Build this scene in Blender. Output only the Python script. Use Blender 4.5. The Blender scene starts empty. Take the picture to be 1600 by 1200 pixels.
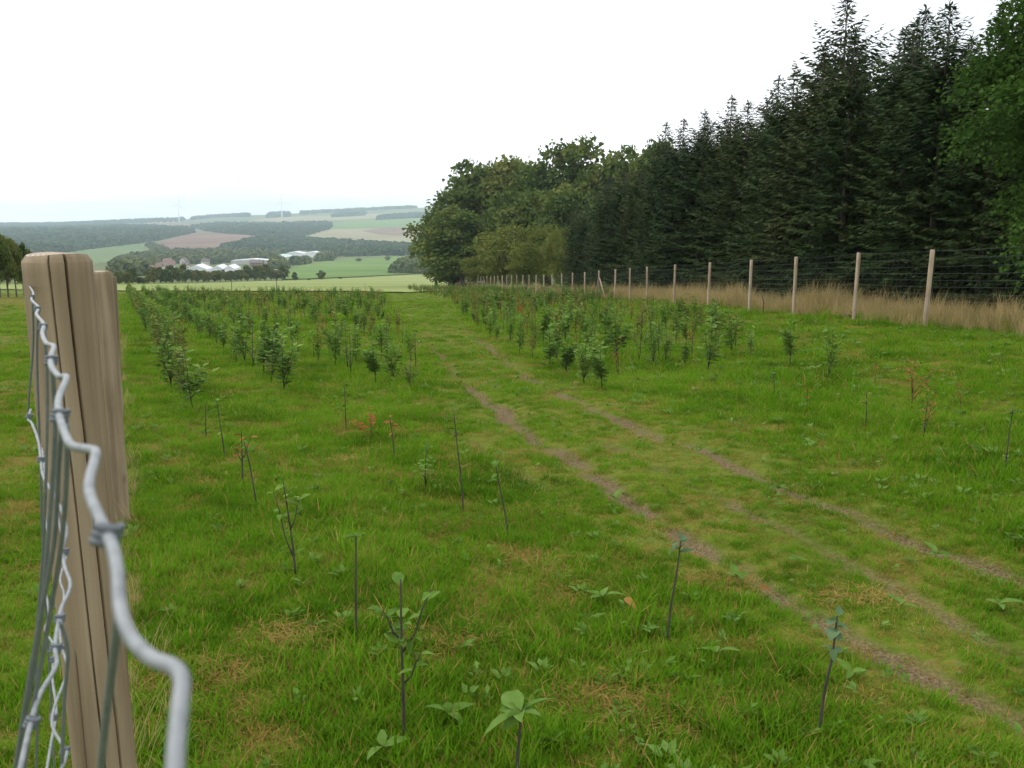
import bpy, math, random
import numpy as np
from mathutils import Vector, Matrix
from mathutils.geometry import delaunay_2d_cdt

random.seed(7)
RNG = np.random.default_rng(11)
SC = bpy.context.scene

# ------------------------------------------------------------------ camera
F = 1400.0
TH = math.atan(265.0 / F)
CT, ST = math.cos(TH), math.sin(TH)
EYE = 1.6
cam_data = bpy.data.cameras.new('camera')
cam_data.sensor_width = 36.0
cam_data.lens = 36.0 * F / 1600.0
cam_data.clip_start = 0.02
cam_data.clip_end = 30000
cam_data.dof.use_dof = True
cam_data.dof.focus_distance = 14.0
cam_data.dof.aperture_fstop = 26
cam = bpy.data.objects.new('camera', cam_data)
SC.collection.objects.link(cam)
cam.location = (0, 0, EYE)
cam.rotation_euler = (math.pi / 2 - TH, 0, 0)
SC.camera = cam

# ------------------------------------------------------------------ world
SUN_EL, SUN_AZ = math.radians(48), math.radians(-62)      # azimuth from +Y, to the left of the view
world = bpy.data.worlds.new('World')
SC.world = world
world.use_nodes = True
wt = world.node_tree
wt.nodes.clear()
w_out = wt.nodes.new('ShaderNodeOutputWorld')
w_bg = wt.nodes.new('ShaderNodeBackground')
w_bg.inputs['Strength'].default_value = 0.1
w_sky = wt.nodes.new('ShaderNodeTexSky')
w_sky.sky_type = 'NISHITA'
w_sky.sun_disc = False
w_sky.sun_elevation = SUN_EL
w_sky.sun_rotation = SUN_AZ
w_sky.air_density = 1.4
w_sky.dust_density = 3.0
w_tc = wt.nodes.new('ShaderNodeTexCoord')
w_map = wt.nodes.new('ShaderNodeMapping')
w_map.inputs['Scale'].default_value = (1.2, 1.2, 5.0)
w_map.inputs['Location'].default_value = (0.35, 0.2, 0.1)
w_noise = wt.nodes.new('ShaderNodeTexNoise')
w_noise.inputs['Scale'].default_value = 1.6
w_noise.inputs['Detail'].default_value = 5
w_noise.inputs['Roughness'].default_value = 0.5
w_ramp = wt.nodes.new('ShaderNodeValToRGB')
w_ramp.color_ramp.elements[0].position = 0.34
w_ramp.color_ramp.elements[0].color = (0.5, 0.5, 0.5, 1)
w_ramp.color_ramp.elements[1].position = 0.55
w_ramp.color_ramp.elements[1].color = (0.97, 0.97, 0.97, 1)
w_mix = wt.nodes.new('ShaderNodeMix')
w_mix.data_type = 'RGBA'
CLOUD = (12.8, 13.2, 13.7, 1)
w_mix.inputs[7].default_value = CLOUD
wt.links.new(w_tc.outputs['Generated'], w_map.inputs['Vector'])
wt.links.new(w_map.outputs[0], w_noise.inputs['Vector'])
wt.links.new(w_noise.outputs['Fac'], w_ramp.inputs['Fac'])
wt.links.new(w_ramp.outputs['Color'], w_mix.inputs[0])
wt.links.new(w_sky.outputs['Color'], w_mix.inputs[6])
wt.links.new(w_mix.outputs[2], w_bg.inputs['Color'])
wt.links.new(w_bg.outputs[0], w_out.inputs['Surface'])

sun_data = bpy.data.lights.new('sun', 'SUN')
sun_data.energy = 0.9
sun_data.angle = math.radians(25)
sun_data.color = (1.0, 0.96, 0.9)
sun = bpy.data.objects.new('sun', sun_data)
SC.collection.objects.link(sun)
_sd = Vector((math.sin(SUN_AZ) * math.cos(SUN_EL), math.cos(SUN_AZ) * math.cos(SUN_EL), math.sin(SUN_EL)))
sun.rotation_euler = (-_sd).to_track_quat('-Z', 'Y').to_euler()
sun.location = (-30, -10, 60)

SC.view_settings.view_transform = 'Standard'
SC.view_settings.look = 'None'
SC.view_settings.exposure = 0.4
SC.view_settings.gamma = 1.0
SC.view_settings.use_curve_mapping = False
SC.cycles.use_denoising = True
try:
    SC.cycles.denoiser = 'OPENIMAGEDENOISE'
except Exception:
    pass
SC.cycles.max_bounces = 6
SC.cycles.diffuse_bounces = 3
SC.cycles.glossy_bounces = 2
SC.cycles.transmission_bounces = 3
SC.cycles.volume_bounces = 2
SC.cycles.transparent_max_bounces = 8
SC.cycles.use_adaptive_sampling = True
HAZE_DENSITY = 0.00012
HAZE_COLOR = (0.74, 0.90, 1.0)

# ------------------------------------------------------------------ numpy noise
_H = RNG.random((256, 256))


def vnoise(x, y):
    xi = np.floor(x).astype(np.int64); yi = np.floor(y).astype(np.int64)
    fx = x - xi; fy = y - yi
    fx = fx * fx * (3 - 2 * fx); fy = fy * fy * (3 - 2 * fy)
    a = _H[xi & 255, yi & 255]; b = _H[(xi + 1) & 255, yi & 255]
    c = _H[xi & 255, (yi + 1) & 255]; d = _H[(xi + 1) & 255, (yi + 1) & 255]
    return (a * (1 - fx) + b * fx) * (1 - fy) + (c * (1 - fx) + d * fx) * fy


def fbm(x, y, n=3):
    s = 0; a = 0.5; t = 0
    for _ in range(n):
        s = s + a * vnoise(x, y); t += a
        x = x * 2.03 + 17.1; y = y * 2.03 + 9.7; a *= 0.5
    return s / t


def ss(a, b, x):
    t = np.clip((x - a) / (b - a), 0, 1)
    return t * t * (3 - 2 * t)


# ------------------------------------------------------------------ terrain
_TY = np.array([75, 110, 150, 220, 320, 480, 650, 800, 1000, 1300, 1600, 2000, 2500, 3000.])
_TV = np.array([460, 453.6, 449.5, 446, 442.5, 438.5, 432, 426, 418, 409, 400, 390, 376, 365.])
_SU = np.array([-600, -200, 0, 100, 200, 280, 400, 520, 600, 660, 800, 1200.])
_SV = np.array([354, 353, 352, 351, 346, 343, 336, 331, 327, 324, 322, 322.])
SLOPE = 0.0686
RUTS = []           # filled below: world polylines with a half width


def z_of_v(v, Y):
    k = (600 - v) / F
    return EYE + Y * (k * CT - ST) / (CT + k * ST)


def terrain(X, Y, micro=True):
    X = np.asarray(X, float); Y = np.asarray(Y, float)
    plane = -SLOPE * np.maximum(Y, -40)
    plane = plane + 0.43 * ss(2, 9, X) * (1 - ss(60, 130, Y))
    Yc = np.clip(Y, 75, 6500)
    u = 800 + F * X / np.maximum(Y, 60)
    v = np.interp(np.log(Yc), np.log(_TY), _TV)
    sil = np.interp(u, _SU, _SV)
    fr = np.clip((np.log(Yc) - math.log(3000)) / (math.log(6500) - math.log(3000)), 0, 1)
    v = np.where(Yc > 3000, 365 + (sil - 365) * fr ** 0.9, v)
    far = z_of_v(v, np.clip(Y, 75, 6500))
    far = far - 0.02 * np.maximum(Y - 6500, 0)
    w = ss(75, 115, Y)
    z = plane * (1 - w) + far * w
    if micro:
        fade = 1 - ss(50, 110, Y)
        z = z + fade * (0.09 * (fbm(X * 0.45, Y * 0.45) - 0.5) + 0.035 * (fbm(X * 2.6 + 7, Y * 2.6) - 0.5))
        if RUTS:
            z = z - fade * 0.055 * rut_mask(X, Y)
    return z


def seg_dist(X, Y, pts):
    d = np.full(np.shape(X), 1e9)
    for (x0, y0), (x1, y1) in zip(pts[:-1], pts[1:]):
        dx, dy = x1 - x0, y1 - y0
        t = np.clip(((X - x0) * dx + (Y - y0) * dy) / (dx * dx + dy * dy), 0, 1)
        d = np.minimum(d, np.hypot(X - x0 - t * dx, Y - y0 - t * dy))
    return d


def rut_mask(X, Y):
    m = np.zeros(np.shape(X))
    wob = 0.22 * (fbm(X * 1.7 + 3, Y * 1.7) - 0.5)
    for pts, hw, s in RUTS:
        d = seg_dist(X + wob, Y + wob, pts)
        g = np.exp(-(d / hw) ** 2) * s * np.clip(0.15 + 1.4 * fbm(X * 1.9 + 31, Y * 1.9 + 5), 0.5, 1.05)
        m = np.maximum(m, g)
    return m


def rays(u, v):
    a = (np.asarray(u, float) - 800) / F; b = (600 - np.asarray(v, float)) / F
    return np.stack([a, CT + b * ST, -ST + b * CT], -1)


def W(u, v, d):
    r = rays(u, v)
    return Vector((r[0] * d, r[1] * d, EYE + r[2] * d))


_T = np.geomspace(1.0, 14000, 2600)


def PP(us, vs):
    """Ground points seen at the given photograph pixels."""
    us = np.atleast_1d(np.asarray(us, float)); vs = np.atleast_1d(np.asarray(vs, float))
    out = np.zeros((len(us), 3))
    for i in range(len(us)):
        r = rays(us[i], vs[i])
        X = r[0] * _T; Y = r[1] * _T; Z = EYE + r[2] * _T
        h = Z - terrain(X, Y, False)
        k = np.argmax(h < 0)
        if h[k] >= 0:
            k = np.searchsorted(_T, 6300)
            t = _T[k]
        else:
            k = max(k, 1)
            t = _T[k - 1] + (_T[k] - _T[k - 1]) * h[k - 1] / (h[k - 1] - h[k] + 1e-12)
        x, y = r[0] * t, r[1] * t
        out[i] = (x, y, float(terrain(x, y)))
    return out


def P(u, v):
    return Vector(PP([u], [v])[0])


def G(u, Y):
    """Ground point in image column u at distance Y."""
    z = -SLOPE * Y
    for _ in range(4):
        X = (u - 800) / F * (Y * CT - (z - EYE) * ST)
        z = float(terrain(X, Y))
    return Vector((X, Y, z))


def project(x, y, z):
    z = z - EYE
    d = y * CT - z * ST
    return 800 + F * x / d, 600 - F * (z * CT + y * ST) / d


def px_size(p):
    """Metres per photograph pixel at point p."""
    return (p[1] * CT - (p[2] - EYE) * ST) / F


RUT_PX = [
    ([(680, 545), (712, 588), (752, 622), (800, 658), (850, 690), (925, 738), (1000, 788), (1090, 845), (1165, 888),
      (1300, 962), (1460, 1050), (1610, 1118), (1750, 1190)], 0.125, 1.0),
    ([(735, 515), (790, 568), (830, 592), (900, 628), (1000, 672), (1100, 708), (1180, 742), (1300, 790), (1430, 842),
      (1600, 908), (1750, 975)], 0.13, 1.0),
    ([(940, 690), (1100, 765), (1200, 810), (1300, 856), (1400, 905), (1500, 965), (1620, 1035)], 0.12, 0.7),
    ([(690, 640), (740, 690), (800, 728), (870, 762)], 0.11, 0.6),
]
_r = []
for _p, _hw, _s in RUT_PX:
    _w = PP([q[0] for q in _p], [q[1] for q in _p])
    _r.append(([(a[0], a[1]) for a in _w], _hw, _s))
RUTS = _r

# the grass track that carries the ruts, as an outline seen in the photograph
_TRACK_L = np.array([(605, 461), (618, 480), (632, 510), (655, 560), (690, 620), (740, 690), (830, 770), (1000, 870), (1150, 960), (1300, 1040), (1600, 1220)], float)
_TRACK_R = np.array([(690, 448), (700, 470), (735, 520), (850, 582), (960, 622), (1100, 672), (1250, 720), (1600, 860)], float)


def on_track(u, v):
    l = np.interp(v, _TRACK_L[:, 1], _TRACK_L[:, 0])
    r = np.interp(v, _TRACK_R[:, 1], _TRACK_R[:, 0] , right=2200)
    return (u > l) & (u < r)


# ------------------------------------------------------------------ mesh helpers
class MB:
    def __init__(self):
        self.v = []; self.f = []; self.m = []; self.n = 0

    def add(self, verts, faces, mat=0):
        self.v.append(np.asarray(verts, float).reshape(-1, 3))
        o = self.n
        self.f.extend([tuple(int(i) + o for i in f) for f in faces])
        self.m.extend([mat] * len(faces))
        self.n += len(self.v[-1])

    def quads(self, Q, mat=0):
        """Q: (n,4,3) loose quads."""
        Q = np.asarray(Q, float)
        n = len(Q)
        self.v.append(Q.reshape(-1, 3))
        idx = (np.arange(n * 4).reshape(n, 4) + self.n).tolist()
        self.f.extend(idx); self.m.extend([mat] * n)
        self.n += n * 4

    def tube(self, pts, rad, seg=6, mat=0, cap=True):
        pts = [Vector(p) for p in pts]
        n = len(pts)
        if not hasattr(rad, '__len__'):
            rad = [rad] * n
        up = Vector((0, 0, 1))
        t0 = (pts[1] - pts[0]).normalized()
        if abs(t0.dot(up)) > 0.9:
            up = Vector((1, 0, 0))
        nx = t0.cross(up).normalized()
        vs = []
        for i in range(n):
            t = (pts[min(i + 1, n - 1)] - pts[max(i - 1, 0)]).normalized()
            nx = (nx - t * nx.dot(t)).normalized()
            ny = t.cross(nx)
            for k in range(seg):
                a = 2 * math.pi * k / seg
                vs.append(pts[i] + (nx * math.cos(a) + ny * math.sin(a)) * rad[i])
        fs = []
        for i in range(n - 1):
            for k in range(seg):
                k2 = (k + 1) % seg
                fs.append((i * seg + k, i * seg + k2, (i + 1) * seg + k2, (i + 1) * seg + k))
        if cap:
            fs.append(tuple(range(seg - 1, -1, -1)))
            fs.append(tuple((n - 1) * seg + k for k in range(seg)))
        self.add([tuple(q) for q in vs], fs, mat)

    def box(self, c, s, mat=0, rz=0.0):
        x, y, z = s[0] / 2, s[1] / 2, s[2] / 2
        cs, sn = math.cos(rz), math.sin(rz)
        vs = []
        for dz in (-z, z):
            for dx, dy in ((-x, -y), (x, -y), (x, y), (-x, y)):
                vs.append((c[0] + dx * cs - dy * sn, c[1] + dx * sn + dy * cs, c[2] + dz))
        self.add(vs, [(3, 2, 1, 0), (4, 5, 6, 7), (0, 1, 5, 4), (1, 2, 6, 5), (2, 3, 7, 6), (3, 0, 4, 7)], mat)

    def mesh(self, name, mats, smooth=False):
        me = bpy.data.meshes.new(name)
        V = np.concatenate(self.v) if self.v else np.zeros((0, 3))
        me.from_pydata(V.tolist(), [], self.f)
        for m in mats:
            me.materials.append(m)
        if len(mats) > 1:
            me.polygons.foreach_set('material_index', np.array(self.m, np.int32))
        if smooth:
            me.polygons.foreach_set('use_smooth', np.ones(len(me.polygons), bool))
        me.update()
        return me

    def build(self, name, mats, parent=None, smooth=False):
        if not isinstance(mats, (list, tuple)):
            mats = [mats]
        return link(name, self.mesh(name, mats, smooth), parent)


def link(name, me, parent=None):
    o = bpy.data.objects.new(name, me)
    SC.collection.objects.link(o)
    if parent is not None:
        o.parent = parent
    return o


def tag(o, label=None, cat=None, group=None, kind=None):
    if label: o['label'] = label
    if cat: o['category'] = cat
    if group: o['group'] = group
    if kind: o['kind'] = kind
    return o


def thing(name, loc, label, cat, group=None, rz=0.0):
    o = link(name, None)
    o.empty_display_size = 0.2
    o.location = loc
    o.rotation_euler = (0, 0, rz)
    return tag(o, label, cat, group)


def catmull(pts, n=6):
    pts = [np.array(p, float) for p in pts]
    out = []
    for i in range(len(pts) - 1):
        p0 = pts[max(i - 1, 0)]; p1 = pts[i]; p2 = pts[i + 1]; p3 = pts[min(i + 2, len(pts) - 1)]
        for k in range(n):
            t = k / n
            out.append(0.5 * (2 * p1 + (p2 - p0) * t + (2 * p0 - 5 * p1 + 4 * p2 - p3) * t * t + (3 * p1 - p0 - 3 * p2 + p3) * t ** 3))
    out.append(pts[-1])
    return out


_ORD = ['first', 'second', 'third', 'fourth', 'fifth', 'sixth', 'seventh', 'eighth', 'ninth', 'tenth', 'eleventh', 'twelfth',
        'thirteenth', 'fourteenth', 'fifteenth', 'sixteenth', 'seventeenth', 'eighteenth', 'nineteenth', 'twentieth']


def ordinal(i):
    if i < 20:
        return _ORD[i]
    tens = {2: 'twenty', 3: 'thirty', 4: 'forty', 5: 'fifty'}
    n = i + 1
    t, r = divmod(n, 10)
    return (tens[t] + '-' + _ORD[r - 1]) if r else {2: 'twentieth', 3: 'thirtieth', 4: 'fortieth', 5: 'fiftieth'}[t]


# ------------------------------------------------------------------ materials
def lerp_nodes(nt, stops, fac):
    r = nt.nodes.new('ShaderNodeValToRGB')
    e = r.color_ramp.elements
    while len(e) < len(stops):
        e.new(0.5)
    for k, (p, c) in enumerate(stops):
        e[k].position = p
        e[k].color = (c[0], c[1], c[2], 1)
    nt.links.new(fac, r.inputs['Fac'])
    return r.outputs['Color']


def new_mat(name):
    m = bpy.data.materials.new(name)
    m.use_nodes = True
    nt = m.node_tree
    nt.nodes.clear()
    out = nt.nodes.new('ShaderNodeOutputMaterial')
    return m, nt, out


def noise_node(nt, scale, detail=4, coord='Object', stretch=None, rough=0.55):
    tc = nt.nodes.new('ShaderNodeTexCoord')
    src = tc.outputs[coord] if coord in ('Object', 'Generated') else None
    if coord == 'World':
        g = nt.nodes.new('ShaderNodeNewGeometry')
        src = g.outputs['Position']
    n = nt.nodes.new('ShaderNodeTexNoise')
    n.inputs['Scale'].default_value = scale
    n.inputs['Detail'].default_value = detail
    n.inputs['Roughness'].default_value = rough
    if stretch:
        mp = nt.nodes.new('ShaderNodeMapping')
        mp.inputs['Scale'].default_value = stretch
        nt.links.new(src, mp.inputs['Vector'])
        src = mp.outputs[0]
    nt.links.new(src, n.inputs['Vector'])
    return n.outputs['Fac']


def simple_mat(name, cols, scale=6, rough=0.8, detail=4, coord='Object', stretch=None, bump=0.0, metallic=0.0, spec=0.3):
    m, nt, out = new_mat(name)
    b = nt.nodes.new('ShaderNodeBsdfPrincipled')
    b.inputs['Roughness'].default_value = rough
    b.inputs['Metallic'].default_value = metallic
    b.inputs['Specular IOR Level'].default_value = spec
    f = noise_node(nt, scale, detail, coord, stretch)
    n = len(cols)
    stops = [(0.3 + 0.4 * i / max(n - 1, 1), c) for i, c in enumerate(cols)]
    nt.links.new(lerp_nodes(nt, stops, f), b.inputs['Base Color'])
    if bump:
        bp = nt.nodes.new('ShaderNodeBump')
        bp.inputs['Strength'].default_value = bump
        bp.inputs['Distance'].default_value = 0.01
        nt.links.new(f, bp.inputs['Height'])
        nt.links.new(bp.outputs[0], b.inputs['Normal'])
    nt.links.new(b.outputs[0], out.inputs['Surface'])
    return m


def leaf_mat(name, cols, patch=0.35, trans=0.3, rough=0.75, per_leaf=25.0, spec=0.10):
    """Foliage: patches across the crown, leaf to leaf variation, light passing through the blades."""
    m, nt, out = new_mat(name)
    oi = nt.nodes.new('ShaderNodeObjectInfo')
    f1 = noise_node(nt, patch, 3, 'World')
    f2 = noise_node(nt, per_leaf, 1, 'World')
    a = nt.nodes.new('ShaderNodeMath'); a.operation = 'MULTIPLY_ADD'
    nt.links.new(f2, a.inputs[0]); a.inputs[1].default_value = 0.55
    b_ = nt.nodes.new('ShaderNodeMath'); b_.operation = 'MULTIPLY_ADD'
    nt.links.new(oi.outputs['Random'], b_.inputs[0]); b_.inputs[1].default_value = 0.22; b_.inputs[2].default_value = -0.36
    c_ = nt.nodes.new('ShaderNodeMath'); c_.operation = 'ADD'
    nt.links.new(f1, c_.inputs[0]); nt.links.new(b_.outputs[0], c_.inputs[1])
    nt.links.new(c_.outputs[0], a.inputs[2])
    n = len(cols)
    stops = [(0.22 + 0.56 * i / max(n - 1, 1), c) for i, c in enumerate(cols)]
    col = lerp_nodes(nt, stops, a.outputs[0])
    b = nt.nodes.new('ShaderNodeBsdfPrincipled')
    b.inputs['Roughness'].default_value = rough
    b.inputs['Specular IOR Level'].default_value = spec
    nt.links.new(col, b.inputs['Base Color'])
    t = nt.nodes.new('ShaderNodeBsdfTranslucent')
    nt.links.new(col, t.inputs['Color'])
    mx = nt.nodes.new('ShaderNodeMixShader')
    mx.inputs[0].default_value = trans
    nt.links.new(b.outputs[0], mx.inputs[1]); nt.links.new(t.outputs[0], mx.inputs[2])
    nt.links.new(mx.outputs[0], out.inputs['Surface'])
    return m


MAT = {}
MAT['grass'] = leaf_mat('grass', [(0.050, 0.122, 0.003), (0.086, 0.203, 0.004), (0.132, 0.275, 0.008), (0.21, 0.32, 0.028)], patch=0.8, trans=0.45, per_leaf=30)
MAT['grass_dry'] = leaf_mat('dry_grass', [(0.19, 0.115, 0.025), (0.30, 0.195, 0.05), (0.42, 0.29, 0.09)], patch=1.0, trans=0.3)
MAT['grass_mix'] = leaf_mat('mixed_grass', [(0.085, 0.155, 0.006), (0.14, 0.20, 0.010), (0.20, 0.20, 0.022), (0.26, 0.185, 0.04)], patch=0.9, trans=0.35)
MAT['tall_dry'] = leaf_mat('tall_dry_grass', [(0.17, 0.16, 0.05), (0.40, 0.30, 0.13), (0.58, 0.43, 0.21)], patch=0.7, trans=0.3)
MAT['weed'] = leaf_mat('weed_leaf', [(0.07, 0.14, 0.015), (0.11, 0.20, 0.03), (0.16, 0.26, 0.055)], patch=2.0, trans=0.3)
MAT['sap'] = leaf_mat('sapling_leaf', [(0.045, 0.095, 0.012), (0.080, 0.16, 0.022), (0.13, 0.23, 0.034), (0.20, 0.29, 0.06)], patch=1.4, trans=0.25)
MAT['sap_y'] = leaf_mat('sapling_leaf_yellowing', [(0.09, 0.12, 0.02), (0.15, 0.17, 0.03), (0.21, 0.17, 0.045)], patch=1.4, trans=0.25)
MAT['sap_b'] = leaf_mat('sapling_leaf_bluish', [(0.055, 0.115, 0.04), (0.09, 0.155, 0.065), (0.13, 0.20, 0.095)], patch=1.4, trans=0.25)
MAT['sap_r'] = leaf_mat('sapling_leaf_red', [(0.20, 0.035, 0.012), (0.34, 0.065, 0.022), (0.40, 0.12, 0.035)], patch=1.4, trans=0.25)
MAT['sap_o'] = leaf_mat('sapling_leaf_rusty', [(0.19, 0.085, 0.02), (0.27, 0.12, 0.03), (0.31, 0.17, 0.045)], patch=1.4, trans=0.25)
MAT['oak'] = leaf_mat('broadleaf', [(0.036, 0.062, 0.015), (0.072, 0.112, 0.024), (0.125, 0.16, 0.034), (0.19, 0.19, 0.05)], patch=0.22, trans=0.22, per_leaf=6)
MAT['oak_y'] = leaf_mat('broadleaf_olive', [(0.07, 0.09, 0.018), (0.11, 0.14, 0.026), (0.16, 0.18, 0.036), (0.21, 0.20, 0.05)], patch=0.3, trans=0.22, per_leaf=6)
MAT['oak_n'] = leaf_mat('near_broadleaf', [(0.028, 0.065, 0.010), (0.052, 0.11, 0.016), (0.085, 0.155, 0.025)], patch=0.5, trans=0.3, per_leaf=8)
MAT['spruce'] = leaf_mat('spruce_needles', [(0.013, 0.026, 0.008), (0.024, 0.045, 0.012), (0.040, 0.064, 0.016), (0.058, 0.072, 0.020)], patch=0.45, trans=0.1, per_leaf=5, rough=0.7)
MAT['forest'] = leaf_mat('far_wood', [(0.025, 0.05, 0.018), (0.045, 0.075, 0.024), (0.07, 0.10, 0.03)], patch=0.01, trans=0.1, per_leaf=0.15)
MAT['hedge'] = leaf_mat('valley_trees', [(0.04, 0.065, 0.02), (0.075, 0.105, 0.028), (0.14, 0.14, 0.036)], patch=0.03, trans=0.1, per_leaf=0.3)
MAT['hedge_y'] = leaf_mat('valley_trees_olive', [(0.07, 0.08, 0.02), (0.11, 0.13, 0.03), (0.17, 0.16, 0.04)], patch=0.03, trans=0.1, per_leaf=0.3)
MAT['bark'] = simple_mat('bark', [(0.05, 0.04, 0.03), (0.10, 0.08, 0.06), (0.15, 0.12, 0.09)], scale=8, stretch=(1, 1, 0.2), bump=0.4)
MAT['stem'] = simple_mat('sapling_bark', [(0.035, 0.030, 0.022), (0.06, 0.05, 0.034), (0.09, 0.075, 0.05)], scale=30, stretch=(1, 1, 0.3))
MAT['stem_red'] = simple_mat('red_stem', [(0.12, 0.05, 0.03), (0.18, 0.07, 0.04)], scale=30)
MAT['steel'] = simple_mat('galvanised_wire', [(0.15, 0.16, 0.165), (0.22, 0.232, 0.237), (0.25, 0.262, 0.267)], scale=160, rough=0.5, metallic=0.2, spec=0.4)
MAT['steel_dull'] = simple_mat('dull_galvanised_wire', [(0.15, 0.165, 0.175), (0.20, 0.215, 0.225)], scale=180, rough=0.5, metallic=0.3)
MAT['knot'] = simple_mat('dark_zinc_knot', [(0.09, 0.10, 0.11), (0.14, 0.155, 0.165)], scale=180, rough=0.5, metallic=0.2)
MAT['net'] = simple_mat('fence_netting', [(0.09, 0.11, 0.11), (0.14, 0.16, 0.155)], scale=20, rough=0.5, metallic=0.2)
MAT['white_paint'] = simple_mat('white_coating', [(0.74, 0.75, 0.76), (0.82, 0.82, 0.82)], scale=0.05, rough=0.4)
MAT['white_roof'] = simple_mat('white_roofing', [(0.58, 0.59, 0.60), (0.70, 0.70, 0.70)], scale=0.1, rough=0.5)
MAT['green_roof'] = simple_mat('green_roofing', [(0.34, 0.46, 0.40), (0.44, 0.55, 0.49)], scale=0.1, rough=0.6)
MAT['plaster'] = simple_mat('house_plaster', [(0.55, 0.50, 0.43), (0.68, 0.64, 0.57)], scale=0.4, rough=0.9)
MAT['plaster_grey'] = simple_mat('grey_plaster', [(0.40, 0.39, 0.37), (0.50, 0.49, 0.46)], scale=0.4, rough=0.9)
MAT['tile'] = simple_mat('red_roof_tiles', [(0.17, 0.11, 0.09), (0.26, 0.17, 0.13)], scale=0.6, rough=0.9)
MAT['tile_dark'] = simple_mat('dark_roof_tiles', [(0.13, 0.10, 0.10), (0.20, 0.15, 0.14)], scale=0.6, rough=0.9)
MAT['pane'] = simple_mat('window_pane', [(0.04, 0.05, 0.06), (0.07, 0.08, 0.09)], scale=2, rough=0.15, spec=0.6)


def wood_mat(name, dark, mid, light):
    m, nt, out = new_mat(name)
    b = nt.nodes.new('ShaderNodeBsdfPrincipled')
    b.inputs['Roughness'].default_value = 0.75
    b.inputs['Specular IOR Level'].default_value = 0.25
    g1 = noise_node(nt, 26, 5, 'Object', (1, 1, 0.035), 0.6)
    g2 = noise_node(nt, 5, 3, 'Object', (1, 1, 0.35))
    g3 = noise_node(nt, 130, 3, 'Object', (1, 1, 0.02))
    oi = nt.nodes.new('ShaderNodeObjectInfo')
    s = nt.nodes.new('ShaderNodeMath'); s.operation = 'MULTIPLY_ADD'
    nt.links.new(g1, s.inputs[0]); s.inputs[1].default_value = 0.55
    s2 = nt.nodes.new('ShaderNodeMath'); s2.operation = 'MULTIPLY_ADD'
    nt.links.new(g2, s2.inputs[0]); s2.inputs[1].default_value = 0.4
    s3 = nt.nodes.new('ShaderNodeMath'); s3.operation = 'MULTIPLY_ADD'
    nt.links.new(oi.outputs['Random'], s3.inputs[0]); s3.inputs[1].default_value = 0.12; s3.inputs[2].default_value = -0.05
    nt.links.new(s3.outputs[0], s2.inputs[2]); nt.links.new(s2.outputs[0], s.inputs[2])
    col = lerp_nodes(nt, [(0.36, dark), (0.50, mid), (0.64, light)], s.outputs[0])
    # knots
    vo = nt.nodes.new('ShaderNodeTexVoronoi')
    vo.inputs['Scale'].default_value = 5.0
    tc = nt.nodes.new('ShaderNodeTexCoord')
    mp = nt.nodes.new('ShaderNodeMapping'); mp.inputs['Scale'].default_value = (1.4, 1.4, 0.75)
    nt.links.new(tc.outputs['Object'], mp.inputs['Vector']); nt.links.new(mp.outputs[0], vo.inputs['Vector'])
    kr = nt.nodes.new('ShaderNodeValToRGB')
    e = kr.color_ramp.elements
    e[0].position = 0.03; e[0].color = (1, 1, 1, 1)
    e[1].position = 0.19; e[1].color = (0, 0, 0, 1)
    nt.links.new(vo.outputs['Distance'], kr.inputs['Fac'])
    mx = nt.nodes.new('ShaderNodeMix'); mx.data_type = 'RGBA'
    km = nt.nodes.new('ShaderNodeMath'); km.operation = 'MULTIPLY'; km.inputs[1].default_value = 0.55
    nt.links.new(kr.outputs['Color'], km.inputs[0]); nt.links.new(km.outputs[0], mx.inputs[0])
    nt.links.new(col, mx.inputs[6]); mx.inputs[7].default_value = (dark[0] * 0.7, dark[1] * 0.6, dark[2] * 0.55, 1)
    nt.links.new(mx.outputs[2], b.inputs['Base Color'])
    bp = nt.nodes.new('ShaderNodeBump'); bp.inputs['Strength'].default_value = 0.25; bp.inputs['Distance'].default_value = 0.002
    nt.links.new(g3, bp.inputs['Height']); nt.links.new(bp.outputs[0], b.inputs['Normal'])
    nt.links.new(b.outputs[0], out.inputs['Surface'])
    return m


MAT['wood'] = wood_mat('weathered_post_wood', (0.16, 0.115, 0.068), (0.26, 0.195, 0.122), (0.35, 0.275, 0.185))
MAT['wood_pale'] = wood_mat('pale_post_wood', (0.28, 0.20, 0.13), (0.42, 0.33, 0.23), (0.55, 0.45, 0.33))
MAT['wood_dark'] = wood_mat('dark_post_wood', (0.06, 0.045, 0.03), (0.10, 0.075, 0.055), (0.16, 0.12, 0.09))


def endgrain_mat():
    m, nt, out = new_mat('post_end_grain')
    b = nt.nodes.new('ShaderNodeBsdfPrincipled'); b.inputs['Roughness'].default_value = 0.85
    tc = nt.nodes.new('ShaderNodeTexCoord')
    mp = nt.nodes.new('ShaderNodeMapping'); mp.inputs['Scale'].default_value = (1, 1, 0); mp.inputs['Location'].default_value = (0.008, 0.005, 0)
    nt.links.new(tc.outputs['Object'], mp.inputs['Vector'])
    wv = nt.nodes.new('ShaderNodeTexWave'); wv.wave_type = 'RINGS'; wv.rings_direction = 'Z'
    wv.inputs['Scale'].default_value = 42; wv.inputs['Distortion'].default_value = 1.5; wv.inputs['Detail'].default_value = 2
    nt.links.new(mp.outputs[0], wv.inputs['Vector'])
    nt.links.new(lerp_nodes(nt, [(0.1, (0.24, 0.17, 0.11)), (0.6, (0.40, 0.32, 0.23)), (1.0, (0.48, 0.40, 0.31))], wv.outputs['Fac']), b.inputs['Base Color'])
    nt.links.new(b.outputs[0], out.inputs['Surface'])
    return m


MAT['endgrain'] = endgrain_mat()


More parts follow.
